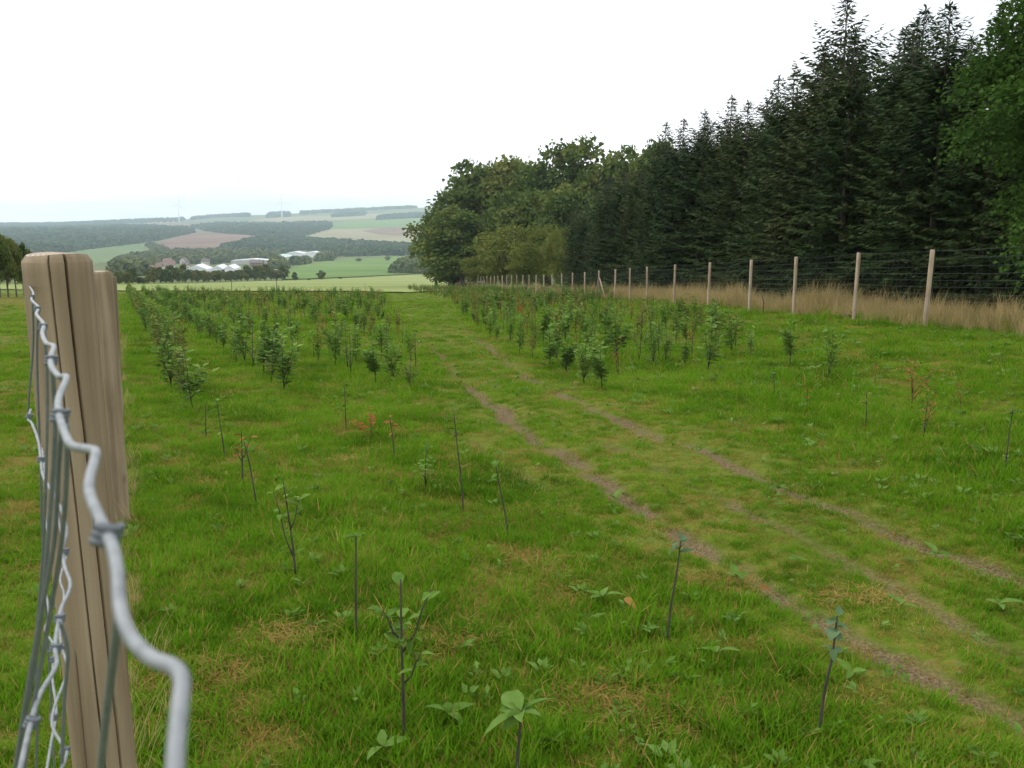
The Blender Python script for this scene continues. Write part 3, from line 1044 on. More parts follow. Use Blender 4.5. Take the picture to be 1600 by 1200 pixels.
# ------------------------------------------------------------------ trees on the edge of the village
i = 0
HT = []
u = 186.0
while u < 446:
    HT.append(u); u += random.uniform(7, 11.5)
for i, u in enumerate(HT):
    vb = float(np.interp(u, [186, 300, 446], [444, 441, 437.5]))
    b = P(u, vb)
    gap = 215 < u < 228
    vt = vb - random.uniform(17, 28) * (0.4 if gap else 1.0)
    if 268 < u < 292:
        vt = vb - random.uniform(24, 28)
    if 292 < u < 375:
        vt = max(vt, 422.5)
    lab = 'tree in the belt along the far edge of the pale field, %s from the left' % ordinal(i)
    h = z_of_v(vt, b.y) - b.z
    cr, tk = VALLEY[(0, 1, 3, 2, 1, 3, 0, 1, 2)[i % 9]] if u > 290 else VALLEY[1 + 2 * (i % 2)]
    rr = random.uniform(7.5, 11.5) * px_size(b)
    tree_from('valley_tree', cr, tk, b, (rr / 4.4, rr / 4.4, h / 10), random.uniform(0, 6), lab, 'tree', 'trees along the edge of the pale field')
for u, vb, vt, w, lab in [(503, 438.0, 423, 14, 'lone round tree standing on the bright green meadow'), (461, 438.5, 425, 11, 'small lone tree nearest the village belt on the meadow'),
                          (531, 436, 432.5, 7, 'tiny bush right of the round tree on the meadow'), (606, 408, 400, 9, 'lone brownish tree at the top of the bright meadow'),
                          (482, 438, 435, 6, 'tiny bush between the two lone trees on the meadow'), (560, 409, 403.5, 10, 'small tree at the upper left edge of the bright meadow')]:
    b = P(u, vb)
    h = z_of_v(vt, b.y) - b.z
    cr, tk = VALLEY[random.randrange(4)]
    rr = w / 2 * px_size(b)
    tree_from('valley_tree', cr, tk, b, (rr / 4.4, rr / 4.4, h / 10), random.uniform(0, 6), lab, 'tree')

# ------------------------------------------------------------------ village
def house(u, v, w, d, hw, hr, rz, wall, roof, label, windows=True, group='houses of the valley village'):
    p = P(u, v)
    t = thing('house', p, label, 'house', group, rz)
    m = MB(); m.box((0, 0, hw / 2 - 1), (w, d, hw + 2))
    m.add([(-w / 2, -d / 2, hw), (-w / 2, d / 2, hw), (-w / 2, 0, hw + hr), (w / 2, -d / 2, hw), (w / 2, d / 2, hw), (w / 2, 0, hw + hr)], [(0, 2, 1), (3, 4, 5)])
    m.build('wall', MAT[wall], t)
    m = MB(); o = 0.5
    k = hr / (d / 2)
    for s in (-1, 1):
        e = np.array([(-w / 2 - o, s * (d / 2 + o), hw - o * k), (w / 2 + o, s * (d / 2 + o), hw - o * k), (w / 2 + o, 0, hw + hr), (-w / 2 - o, 0, hw + hr)])
        top = e + np.array([0, 0, 0.3])
        low = e + np.array([0, 0, 0.03])
        fs = [(0, 1, 2, 3), (7, 6, 5, 4), (0, 4, 5, 1), (1, 5, 6, 2), (2, 6, 7, 3), (3, 7, 4, 0)]
        m.add(np.concatenate([low, top]), fs)
    r = m.build('roof', MAT[roof], t)
    m = MB(); m.box((w * 0.2, d * 0.12, hw + hr + 0.3), (0.7, 0.7, 1.8)); m.build('chimney', MAT['tile'], r)
    if windows:
        for s in (-1, 1):
            for zz in ((1.6, 4.0) if hw > 4.5 else (1.6,)):
                for fx in (-0.3, 0.02, 0.3):
                    m = MB(); m.box((fx * w, s * (d / 2 + 0.03), zz), (1.1, 0.12, 1.3)); m.build('window', MAT['pane'], t)
        for zz in (1.6, hw * 0.8 + 0.6):
            for s in (-1, 1):
                m = MB(); m.box((s * (w / 2 + 0.03), 0, zz), (0.12, 1.1, 1.3)); m.build('window', MAT['pane'], t)
    return t


house(240, 430, 8, 7, 4.2, 3.2, 0.5, 'plaster', 'tile', 'cream house with red roof, leftmost in the village')
house(250, 424, 9, 7, 4.6, 3.4, 1.2, 'plaster', 'tile', 'pale house with reddish roof behind the leftmost one')
house(256.5, 430.5, 7, 6.5, 4.6, 3, 1.9, 'plaster', 'tile_dark', 'bright gabled house lowest in the village beside the trees')
house(266, 421, 10, 7.5, 4.8, 3.6, 0.3, 'plaster_grey', 'tile', 'grey house with pinkish roof in the middle of the village slope')
house(262, 414, 10, 7, 4.8, 3.4, 0.8, 'plaster', 'tile', 'house with red roof above the middle of the village')
house(288, 413, 9, 7, 5, 3, 1.4, 'plaster', 'tile_dark', 'house with dark roof and light gable above the left white hall')
house(291, 420.5, 7, 6, 4.4, 2.8, 0.2, 'plaster', 'tile_dark', 'small white house touching the left end of the white hall')
house(299, 404, 11, 8, 5, 3.4, 1.0, 'plaster', 'tile_dark', 'far house with light gable high above the white halls')
house(321, 414, 9, 7, 4.6, 3, 0.5, 'plaster', 'tile_dark', 'pale house half hidden in trees above the white halls')
house(338, 409, 11, 8, 5, 3.5, 0.1, 'plaster_grey', 'tile', 'reddish house among the trees between the two groups of halls')
house(402, 417, 14, 8, 5, 2.6, 0.05, 'tile', 'tile_dark', 'low dark red building in front of the long white hall')
for i_, (u_, v_) in enumerate([(232, 350), (238, 349.6), (244, 349.2), (252, 348.6), (262, 348.2), (271, 347.5)]):
    house(u_, v_, 13, 9, 5, 4, 0.4 * i_, 'plaster', 'tile', 'tiny far house on the skyline left of the turbine, %s from the left' % ordinal(i_), windows=False, group='far houses on the skyline')


def hall(u, v, w, d, h, bays, hr, rz, roof, label, wall='white_paint'):
    p = P(u, v)
    t = thing('hall', p, label, 'hall', 'white roofed halls in the valley', rz)
    m = MB(); m.box((0, 0, h / 2 - 1), (w, d, h + 2)); m.build('wall', MAT[wall], t)
    bw = w / bays
    for b in range(bays):
        x0 = -w / 2 + b * bw
        m = MB()
        y0, y1 = -d / 2 - 0.4, d / 2 + 0.4
        vs = [(x0 + 0.02, y0, h + 0.02), (x0 + bw / 2, y0, h + hr), (x0 + bw - 0.02, y0, h + 0.02), (x0 + 0.02, y1, h + 0.02), (x0 + bw / 2, y1, h + hr), (x0 + bw - 0.02, y1, h + 0.02)]
        m.add(vs, [(0, 1, 4, 3), (1, 2, 5, 4), (0, 2, 1), (3, 4, 5), (0, 3, 5, 2)])
        m.build('roof', MAT[roof], t)
    m = MB(); m.box((0, -d / 2 - 0.06, 2), (w * 0.14, 0.2, 4)); m.build('door', MAT['pane'], t)
    return t


hall(312, 427.5, 17, 24, 4.5, 1, 3.4, 0.12, 'white_roof', 'white hall with a low pitched roof, left of the front pair')
hall(354, 427.0, 19, 26, 4.5, 2, 3.0, 0.10, 'white_roof', 'white hall with a double pitched roof, right of the front pair')
hall(398, 412.5, 55, 20, 5, 1, 2.2, 0.05, 'white_roof', 'long flat white hall with dark red front behind trees', wall='plaster_grey')
hall(452, 408, 42, 60, 6, 1, 3.5, 0.5, 'green_roof', 'large pale green roofed hall right of the village', wall='plaster')
hall(478, 402, 60, 40, 7, 2, 3, 0.1, 'white_roof', 'bright white hall farthest right at the top of the village')


def turbine(u, v_base, v_hub, yaw, spin, label):
    p = P(u, v_base)
    hub = z_of_v(v_hub, p.y) - p.z
    t = thing('wind_turbine', p, label, 'wind turbine', 'wind turbines on the far hills', yaw)
    m = MB(); m.tube([(0, 0, -2), (0, 0, hub * 0.5), (0, 0, hub)], [3.6, 3.0, 2.2], 14); m.build('tower', MAT['white_paint'], t, True)
    m = MB(); m.tube([(0, -4, hub + 1.5), (0, -3, hub + 1.5), (0, 5, hub + 1.5), (0, 7, hub + 1.5)], [1.4, 2.2, 2.2, 1.2], 10); n = m.build('nacelle', MAT['white_paint'], t, True)
    m = MB(); m.tube([(0, -6.4, hub + 1.5), (0, -5.4, hub + 1.5), (0, -4.1, hub + 1.5)], [0.3, 1.4, 1.7], 10); m.build('hub', MAT['white_paint'], t, True)
    for b in range(3):
        a = spin + b * 2 * math.pi / 3
        m = MB()
        L = hub * 0.52
        dx, dz = math.sin(a), math.cos(a)
        sx, sz = dz, -dx
        vs = []
        for s, cw, th_ in ((0.03, 1.2, 1.1), (0.18, 2.6, 0.7), (0.55, 1.7, 0.4), (1.0, 0.4, 0.12)):
            for q_, e in ((-0.35, 0), (0.1, -th_ / 2), (0.65, 0), (0.1, th_ / 2)):
                vs.append((dx * L * s + sx * cw * q_, -5.2 + e, hub + 1.5 + dz * L * s + sz * cw * q_))
        fs = [(i * 4 + j, i * 4 + (j + 1) % 4, (i + 1) * 4 + (j + 1) % 4, (i + 1) * 4 + j) for i in range(3) for j in range(4)] + [(0, 1, 2, 3), (15, 14, 13, 12)]
        m.add(vs, fs); m.build('blade', MAT['white_paint'], t)


turbine(280.5, 354, 320.5, 0.35, 0.15, 'white wind turbine on the far hill, left of the two')
turbine(441, 346.5, 316, 0.3, -0.1, 'white wind turbine on the far hill, right of the two')

# ------------------------------------------------------------------ fences
def round_post(h, r, seed, cracks, seg=72, rows=70, buried=0.3, mats=None):
    """Machined round post with a chamfered top and drying cracks; origin at the ground."""
    rg = np.random.default_rng(seed)
    zs = np.concatenate([np.linspace(-buried, h - 0.012, rows), [h - 0.005, h]])
    rr = np.concatenate([np.full(rows, r), [r * 0.93, r * 0.86]])
    an = np.linspace(0, 2 * math.pi, seg, endpoint=False)
    V_, Fc, mi = [], [], []
    for z, q_ in zip(zs, rr):
        rad = np.full(seg, q_)
        rad += 0.0012 * (vnoise(an * 3 + seed, np.full(seg, z * 3 + seed)) - 0.5)
        for a0, sway, zt, zb, wd, dp in cracks:
            if zb < z <= zt + 0.001:
                ac = a0 + sway * (h - z) + 0.03 * (float(vnoise(np.array([z * 9 + seed]), np.array([a0 * 7]))[0]) - 0.5)
                dd = np.abs((an - ac + math.pi) % (2 * math.pi) - math.pi)
                k = min(1.0, (z - zb) / 0.25)
                rad -= dp * k * np.exp(-(dd / wd) ** 2)
        V_.append(np.stack([rad * np.cos(an), rad * np.sin(an), np.full(seg, z) + (0.002 * np.sin(an * 2 + seed) if z >= h - 0.007 else 0)], 1))
    n = len(zs)
    for i_ in range(n - 1):
        for k in range(seg):
            k2 = (k + 1) % seg
            Fc.append((i_ * seg + k, i_ * seg + k2, (i_ + 1) * seg + k2, (i_ + 1) * seg + k)); mi.append(0)
    V_ = np.concatenate(V_)
    inner = V_[(n - 1) * seg:n * seg].copy(); inner[:, :2] *= 0.5; inner[:, 2] += 0.001
    V_ = np.concatenate([V_, inner, [[0, 0, h + 0.001]]])
    for k in range(seg):
        k2 = (k + 1) % seg
        Fc.append(((n - 1) * seg + k, (n - 1) * seg + k2, n * seg + k2, n * seg + k)); mi.append(1)
        Fc.append((n * seg + k, n * seg + k2, (n + 1) * seg)); mi.append(1)
    me_ = bpy.data.meshes.new('post')
    me_.from_pydata(V_.tolist(), [], Fc)
    for m_ in (mats or (MAT['wood'], MAT['endgrain'])):
        me_.materials.append(m_)
    me_.polygons.foreach_set('material_index', np.array(mi, np.int32))
    sm = np.ones(len(Fc), bool); sm[(n - 3) * seg:] = False
    me_.polygons.foreach_set('use_smooth', sm)
    me_.update()
    return me_


FD = Vector((-0.439, 1.0, 0)).normalized()
P1 = Vector((-0.755, 1.50, 0))
lf = thing('wire_fence', (P1.x, P1.y, float(terrain(P1.x, P1.y))), 'wire fence with round wooden posts running away along the left side', 'fence')
LZ = lf.location.copy()


def sub(o):
    o.parent = lf
    o.matrix_parent_inverse = Matrix.Translation(-LZ)
    return o


post_h1 = z_of_v(397, 1.5) - LZ.z
toward = math.atan2(-P1.y, -P1.x)
cr1 = [(toward + 0.22, 0.34, 9, 0.30, 0.026, 0.022), (toward - 0.26, 0.30, 9, 0.45, 0.018, 0.014), (toward - 0.62, 0.05, 0.95, 0.1, 0.016, 0.010), (toward + 0.95, 0.02, 1.30, 0.8, 0.014, 0.007)]
post = link('post', round_post(post_h1, 0.0535, 3, cr1, seg=320, rows=110))
sub(post); post.location = (P1.x, P1.y, LZ.z)
far_posts = []
me_far_post = round_post(1.63, 0.052, 9, [(toward + 0.1, 0.05, 9, 0.3, 0.05, 0.012), (toward - 0.9, 0, 1.2, 0.2, 0.05, 0.01)], seg=48, rows=30)
LPOS = [P1.copy()]
for i_ in range(1, 19):
    q_ = P1 + FD * (4.48 * i_)
    z = float(terrain(q_.x, q_.y))
    o = sub(link('post', me_far_post)); o.location = (q_.x, q_.y, z); o.rotation_euler = (random.uniform(-.008, .008), random.uniform(-.008, .008), random.uniform(-0.5, 0.5))
    LPOS.append(q_)

# near netting, bent towards the lens, crimped line wires
TOPW = [(46, 447, 1.47), (52, 458, 1.15), (49, 468, .98), (60, 480, .84), (57, 491, .74), (68, 506, .63), (66, 520, .57), (72, 536, .51), (84, 541, .47), (80, 556, .44), (80, 572, .41), (92, 588, .385), (104, 590, .365), (92, 622, .335), (92, 646, .31), (101, 676, .283), (112, 696, .262),
        (138, 702, .243), (150, 708, .234), (141, 745, .218), (140, 770, .208), (152, 802, .195), (166, 832, .184), (178, 862, .175), (184, 900, .166), (188, 950, .157), (204, 995, .149), (236, 1028, .141), (270, 1042, .136), (284, 1062, .132), (281, 1105, .127), (276, 1160, .122), (272, 1230, .117), (266, 1300, .112)]


def wire(name, px, r, seg=8, mat='steel', n=5):
    pts = catmull([W(*p) for p in px], n)
    m = MB(); m.tube(pts, r, seg)
    o = m.build(name, MAT[mat], None, True)
    return sub(o)


wire('line_wire', TOPW, 0.00128, 12)
wire('line_wire', [(48, 640, .86), (44, 655, .84), (50, 662, .81), (60, 690, .77), (64, 720, .74), (68, 745, .71), (92, 788, .63), (104, 828, .6), (98, 858, .58), (101, 885, .56), (110, 915, .54), (96, 950, .51), (92, 968, .495), (86, 1010, .47), (88, 1040, .45), (64, 1082, .405), (48, 1130, .37), (30, 1210, .335)], 0.00115)
wire('line_wire', [(90, 800, 1.0), (98, 850, .95), (103, 870, .92), (94, 905, .88), (100, 930, .85), (94, 980, .8), (96, 1010, .77), (105, 1040, .73), (100, 1065, .7), (85, 1105, .66), (82, 1135, .62), (98, 1165, .58), (104, 1180, .56), (84, 1230, .5)], 0.0011)
wire('line_wire', [(66, 700, 1.2), (72, 760, 1.12), (70, 800, 1.08), (76, 850, 1.0), (71, 905, .95), (76, 960, .9), (70, 985, .86), (84, 1010, .82), (82, 1060, .78), (88, 1110, .74), (80, 1160, .7), (70, 1220, .64)], 0.0011)
wire('stay_wire', [(168, 842, .186), (186, 915, .205), (182, 990, .225), (168, 1100, .25), (154, 1230, .28)], 0.00115, mat='steel_dull')
wire('stay_wire', [(98, 655, .312), (92, 720, .325), (84, 850, .35), (60, 980, .375), (36, 1120, .40), (20, 1230, .42)], 0.0010, mat='steel_dull')
wire('stay_wire', [(104, 662, .309), (104, 740, .325), (96, 850, .35), (78, 960, .375), (48, 1130, .40), (34, 1230, .42)], 0.0010, mat='steel_dull')
wire('stay_wire', [(81, 566, .42), (86, 660, .44), (80, 780, .465), (70, 900, .49), (60, 1000, .515), (38, 1130, .55), (24, 1230, .58)], 0.00115, mat='steel_dull')
wire('stay_wire', [(69, 512, .60), (74, 600, .62), (72, 740, .65), (66, 880, .69), (56, 1010, .73), (58, 1120, .76), (56, 1230, .8)], 0.00115, mat='steel_dull')
wire('stay_wire', [(60, 485, .80), (58, 560, .83), (62, 690, .88), (66, 830, .93), (72, 960, 1.0), (80, 1100, 1.06), (86, 1230, 1.1)], 0.00115, mat='steel_dull')
wire('stay_wire', [(51, 470, .96), (52, 540, 1.0), (46, 610, 1.03), (44, 650, 1.05)], 0.00115, mat='steel_dull')
wire('stay_wire', [(94, 970, .49), (106, 1020, .5), (100, 1100, .52), (96, 1230, .55)], 0.00115, mat='steel_dull')


def knot(u, v, d, r, turn):
    """Ring knot: a short fat coil where stay and line wire cross."""
    c = W(u, v, d)
    ax = Vector((math.sin(turn), 0.25, math.cos(turn))).normalized()
    e1 = ax.cross(Vector((0, 1, 0))).normalized(); e2 = ax.cross(e1)
    pts = []
    for k in range(44):
        a = k / 43 * 2 * math.pi * 2.6
        pts.append(e1 * math.cos(a) * r + e2 * math.sin(a) * r + ax * (k / 43 - 0.5) * 0.0040)
    m = MB(); m.tube(pts, 0.00095, 6)
    o = m.build('knot', MAT['knot'], None, True)
    sub(o); o.location = c
    return o


for u_, v_, d_, tn in [(167, 834, .184, 0.3), (94, 649, .309, 0.2), (80, 563, .428, 0.1), (67, 511, .61, 0.1), (58, 483, .80, 0.1), (50, 464, 1.02, 0.1), (46, 650, .83, 0.4), (64, 718, .74, 0.2), (100, 862, .577, 0.1), (93, 966, .497, 0.1), (87, 1012, .47, 0.2), (50, 1128, .372, 0.4), (96, 1012, .765, 0.1), (84, 1120, .645, 0.1), (101, 1172, .57, 0.2), (71, 905, .95, 0.1), (83, 1030, .80, 0.1)]:
    knot(u_, v_, d_, 0.0022, tn)
# straight netting from post to post beyond
side = Vector((-FD.y, FD.x, 0)) * 0.055
for k, hz in enumerate((1.50, 1.35, 1.20, 1.02, 0.84, 0.66, 0.48, 0.30, 0.14)):
    pts = []
    for a, b in zip(LPOS[:-1], LPOS[1:]):
        for s in (0, 0.5):
            p = a.lerp(b, s) + side
            pts.append((p.x, p.y, float(terrain(p.x, p.y, False)) + hz - (0.006 if s else 0)))
    m = MB(); m.tube(pts, 0.0014 if k == 0 else 0.0011, 5)
    sub(m.build('line_wire', MAT['steel_dull'], None, True))
for i_ in range(60):
    p = LPOS[0] + FD * (0.1 + i_ * 0.3) + side
    z = float(terrain(p.x, p.y, False))
    m = MB(); m.tube([(p.x, p.y, z + 0.06), (p.x, p.y, z + 1.5)], 0.0011, 4)
    sub(m.build('stay_wire', MAT['steel_dull'], None))

# right fence -------------------------------------------------------
POST_U = [(1450, 388, 512), (1328, 393, 501), (1238, 398, 491), (1166, 402, 484), (1110, 406, 477), (1064, 409, 471), (1024, 412, 467), (991, 413, 464.5), (963, 415, 462)]
rf0 = G(1450, 20.3)
rf = thing('wire_fence', rf0, 'long wire mesh fence with pale round posts in front of the wood', 'fence')
RZ = Vector(rf.location)


def rsub(o):
    o.parent = rf
    o.matrix_parent_inverse = Matrix.Translation(-RZ)
    return o


rpost_meshes = [round_post(1.80, 0.052, 40 + s, [(s * 1.9, 0.1, 9, 0.3, 0.12, 0.012)], seg=20, rows=10, mats=(MAT['wood_pale'], MAT['endgrain'])) for s in range(3)]
rdark = round_post(1.80, 0.055, 49, [(1, 0.1, 9, 0.3, 0.12, 0.012)], seg=20, rows=10, mats=(MAT['wood_dark'], MAT['endgrain']))
RPOS = []
ys = [11.3, 15.8, 20.3, 23.7, 27.6, 31.4, 36.0, 41.0, 46.0, 49.9, 53.8]
while ys[-1] < 205:
    ys.append(ys[-1] + 4.2)
for i_, y in enumerate(ys):
    x = fence_x(y)
    z = float(terrain(x, y))
    RPOS.append(Vector((x, y, z)))
    me_ = rpost_meshes[i_ % 3]
    o = rsub(link('post', me_)); o.location = (x, y, z)
    o.rotation_euler = (random.uniform(-.015, .015), random.uniform(-.005, .03), random.uniform(0, 6))
# strut pairs that brace two of the posts
for (uu, vt, vb, spread_r, spread_l, lab) in [(938, 424, 459, 7, -4, 'pale diagonal brace of a fence post'), (757, 430, 449, 2.5, -1.5, 'white diagonal brace of a far fence post')]:
    best_p = min(RPOS, key=lambda p: abs(project(p.x, p.y, p.z + 1)[0] - uu))
    s = px_size(best_p)
    for dx, mm in ((spread_r, 'wood_pale'), (spread_l, 'wood_dark')):
        m = MB()
        m.tube([(best_p.x + dx * s * 1.25, best_p.y - 0.95, best_p.z - 0.1), (best_p.x + (0.03 if dx > 0 else -0.06), best_p.y - 0.09, best_p.z + 1.33)], [0.05, 0.045], 10)
        o = rsub(m.build('brace', MAT[mm], None, True))
        tag(o, lab if dx > 0 else 'dark diagonal brace of a fence post')
WIRE_H = (1.76, 1.58, 1.42, 1.27, 1.12, 0.97, 0.82, 0.67, 0.52, 0.37, 0.22, 0.08)
for hz in WIRE_H:
    pts = []
    for a, b in zip(RPOS[:-1], RPOS[1:]):
        for s in (0, 0.5):
            p = a.lerp(b, s)
            pts.append((p.x - 0.055, p.y, p.z + hz - (0.012 * math.sin(hz * 9 + a.y) + 0.012 if s else 0)))
    m = MB(); m.tube(pts, 0.0014, 4)
    rsub(m.build('line_wire', MAT['net'], None))
stays = []
for a, b in zip(RPOS[:-1], RPOS[1:]):
    n = 16
    for k in range(1, n):
        p = a.lerp(b, k / n)
        stays.append((p.x - 0.055, p.y, p.z))
stays.sort(key=lambda p: p[1])
msty = MB(); msty.tube([(0, 0, 0.08), (0, 0, 1.76)], 0.0010, 4)
me_sty = msty.mesh('stay_wire', [MAT['net']])
n_single = 150
for p in stays[:n_single]:
    o = rsub(link('stay_wire', me_sty)); o.location = p
m = MB()
for p in stays[n_single:]:
    m.tube([(p[0], p[1], p[2] + 0.08), (p[0], p[1], p[2] + 1.76)], 0.0010, 3, cap=False)
o = rsub(m.build('stay_wire_netting', MAT['net'], None)); o['kind'] = 'stuff'

# thin stakes at the far end of the rows, one stick by the right fence
for u_, v0, v1, lab in [(432.5, 457, 431, 'tallest thin stake at the far end of the sapling rows'), (362.5, 457, 437, 'thin stake left of the tallest one at the far end of the rows'), (306, 456, 441, 'pale short stake leftmost at the far end of the rows'),
                        (1192, 489, 456, 'dark thin stick leaning by the right fence')]:
    b = P(u_, v0)
    h = z_of_v(v1, b.y) - b.z
    m = MB(); m.tube([(0, 0, -0.1), (0.01, 0, h * 0.5), (-0.01 if u_ < 1000 else -0.09, 0, h)], [0.035, 0.033, 0.03] if u_ < 1000 else [0.022, 0.02, 0.012], 8)
    o = m.build('stake', MAT['wood_dark'] if u_ != 306 else MAT['wood_pale'], None, True)
    o.location = b
    tag(o, lab, 'stake')

# ------------------------------------------------------------------ saplings
def leaf_mesh(L, Wd, mat, fold=0.18, curl=0.25):
    """One ovate leaf along +Y with a midrib fold and a drooping tip."""
    st = [(0, 0.03), (0.18, 0.62), (0.42, 1.0), (0.70, 0.72), (0.9, 0.3), (1.0, 0.02)]
    vs, fs = [], []
    for s, w_ in st:
        z = -curl * L * s * s
        hw = Wd / 2 * w_
        vs += [(-hw, s * L, z + hw * fold * 2), (0, s * L, z), (hw, s * L, z + hw * fold * 2)]
    for i_ in range(len(st) - 1):
        a = i_ * 3
        fs += [(a, a + 1, a + 4, a + 3), (a + 1, a + 2, a + 5, a + 4)]
    m = MB(); m.add(vs, fs)
    return m.mesh('leaf', [mat], True)


LEAF = {k: [leaf_mesh(0.085, 0.05, MAT[k]), leaf_mesh(0.065, 0.032, MAT[k], curl=0.4)] for k in ('sap', 'sap_y', 'sap_b', 'sap_r', 'sap_o')}
LEAF['big'] = [leaf_mesh(0.17, 0.075, MAT['weed'], curl=0.35), leaf_mesh(0.13, 0.07, MAT['weed'], curl=0.5)]
LEAF['dead'] = [leaf_mesh(0.08, 0.04, MAT['sap_o'], curl=0.7)]


def stem_paths(h, n, rg, spread=0.16, lean=(0, 0)):
    out = []
    for i_ in range(n):
        hh = h * (1 if i_ == 0 else rg.uniform(0.55, 0.95))
        z0 = 0 if i_ == 0 else rg.uniform(0.05, 0.35) * h
        a = rg.uniform(0, 6.28)
        k = 0.04 if i_ == 0 else spread
        ex, ey = math.cos(a) * k * h * rg.uniform(.6, 1.4) + lean[0] * h, math.sin(a) * k * h * rg.uniform(.6, 1.4) + lean[1] * h
        x0 = lean[0] * z0 if i_ else 0; y0 = lean[1] * z0 if i_ else 0
        pts = []
        for t in (0, 0.33, 0.66, 1):
            pts.append(Vector((x0 + (ex - x0) * t ** 1.1 + rg.uniform(-.012, .012) * h, y0 + (ey - y0) * t ** 1.1 + rg.uniform(-.012, .012) * h, (-0.06 if (i_ == 0 and t == 0) else z0 + (hh - z0) * t))))
        out.append(pts)
    return out


def bush_variant(seed, h, n_stem, n_leaf, leaf, mat, lo=0.12, stem='stem', spread=0.16):
    rg = random.Random(seed)
    ms = MB()
    paths = stem_paths(h, n_stem, rg, spread)
    P0, D, N, L = [], [], [], []
    for i_, pts in enumerate(paths):
        ms.tube(pts, [0.009, 0.007, 0.005, 0.002] if i_ == 0 else [0.006, 0.005, 0.0035, 0.0015], 5)
        k = n_leaf // n_stem
        for j in range(k):
            t = lo + (1 - lo) * (j + rg.random()) / k
            s = t * 3
            a = min(int(s), 2); p = pts[a].lerp(pts[a + 1], s - a)
            an = j * 2.4 + rg.random()
            d = Vector((math.cos(an), math.sin(an), rg.uniform(-0.1, 0.7)))
            off = d * rg.uniform(0.0, 0.06) * (1.2 - 0.6 * t)
            P0.append(p + off); D.append(d); N.append((rg.uniform(-.6, .6), rg.uniform(-.6, .6), 1)); L.append(leaf * rg.uniform(0.6, 1.3))
    L = np.array(L)
    m = MB(); m.quads(leaf_quads(np.array(P0), np.array(D), np.array(N), L, L * 0.62, 0.12))
    return ms.mesh('stem', [MAT[stem]], True), m.mesh('foliage', [MAT[mat]])


BUSH = [bush_variant(1, 1.0, 5, 200, 0.11, 'sap', 0.06, 'stem', 0.17), bush_variant(2, 1.0, 4, 150, 0.12, 'sap', 0.10, 'stem', 0.2), bush_variant(3, 1.0, 6, 230, 0.10, 'sap', 0.04, 'stem', 0.16), bush_variant(4, 1.0, 3, 130, 0.12, 'sap', 0.15, 'stem', 0.16), bush_variant(13, 1.0, 5, 170, 0.11, 'sap', 0.12, 'stem', 0.24), bush_variant(14, 1.0, 2, 90, 0.13, 'sap', 0.15, 'stem', 0.16)]
BUSHY = [bush_variant(5, 1.0, 4, 140, 0.10, 'sap_y', 0.06, 'stem', 0.18), bush_variant(6, 1.0, 3, 100, 0.10, 'sap_y', 0.1, 'stem', 0.2)]
SPARSE = [bush_variant(7, 1.0, 3, 46, 0.075, 'sap', 0.3), bush_variant(8, 1.0, 2, 36, 0.08, 'sap_y', 0.35), bush_variant(12, 1.0, 3, 50, 0.07, 'sap_o', 0.2)]
RED = [bush_variant(9, 1.0, 3, 46, 0.085, 'sap_r', 0.35, 'stem_red', 0.3), bush_variant(10, 1.0, 4, 60, 0.08, 'sap_o', 0.35, 'stem_red', 0.28)]


def sapling_copy(lib, k, loc, h, label, group, wide=1.0):
    st, fo = lib[k % len(lib)]
    t = thing('sapling', loc, label, 'sapling', group, random.uniform(0, 6.28))
    t.scale = (h * wide, h * wide, h)
    link('stem', st, t); link('foliage', fo, t)
    return t


def height_px(b, vb, vt):
    return max(0.15, z_of_v(vt, b.y) - b.z)


def rod(u, vb, vt, lean_px, leaves, key, label, group='young tree whips near the camera', extra=0, lo=0.6, r=0.0068, branch=()):
    """A near whip: bare dark stem, each leaf a part of its own."""
    b = P(u, vb)
    h = height_px(b, vb, vt)
    t = thing('sapling', b, label, 'sapling', group)
    lx = lean_px * px_size(b)
    m = MB()
    rg = random.Random(int(u * 7 + vb))
    pts = [Vector((0, 0, -0.08)), Vector((lx * 0.3, rg.uniform(-.01, .01), h * 0.33)), Vector((lx * 0.65, rg.uniform(-.012, .012), h * 0.66)), Vector((lx, 0, h))]
    m.tube(catmull(pts, 4), np.linspace(r, r * 0.45, 13), 7)
    m.build('stem', MAT['stem'], t, True)
    tips = [(pts, lo)]
    for (z0, dx, dy, ln) in branch:
        s = Vector((lx * z0, 0, h * z0))
        e = s + Vector((dx, dy, ln))
        m = MB(); q_ = [s, s.lerp(e, 0.35) + Vector((dx * 0.1, 0, -0.01)), s.lerp(e, 0.7), e]
        m.tube(q_, [r * 0.6, r * 0.5, r * 0.4, r * 0.25], 6)
        m.build('branch', MAT['stem'], t, True)
        tips.append((q_, 0.2))
    for j in range(leaves):
        q_, l0 = tips[j % len(tips)] if len(tips) > 1 else tips[0]
        tt = l0 + (1 - l0) * rg.random() ** 0.7
        if len(tips) == 1 and j == 0:
            tt = 1.0
        s = tt * 3; a = min(int(s), 2)
        p = q_[a].lerp(q_[a + 1], s - a)
        o = link('leaf', LEAF[key][j % len(LEAF[key])], t)
        o.location = p
        o.rotation_euler = (rg.uniform(-0.2, 0.8), rg.uniform(-0.5, 0.5), j * 2.4 + rg.uniform(-.4, .4))
        k = rg.uniform(0.45, 0.95)
        o.scale = (k, k, k)
    return t


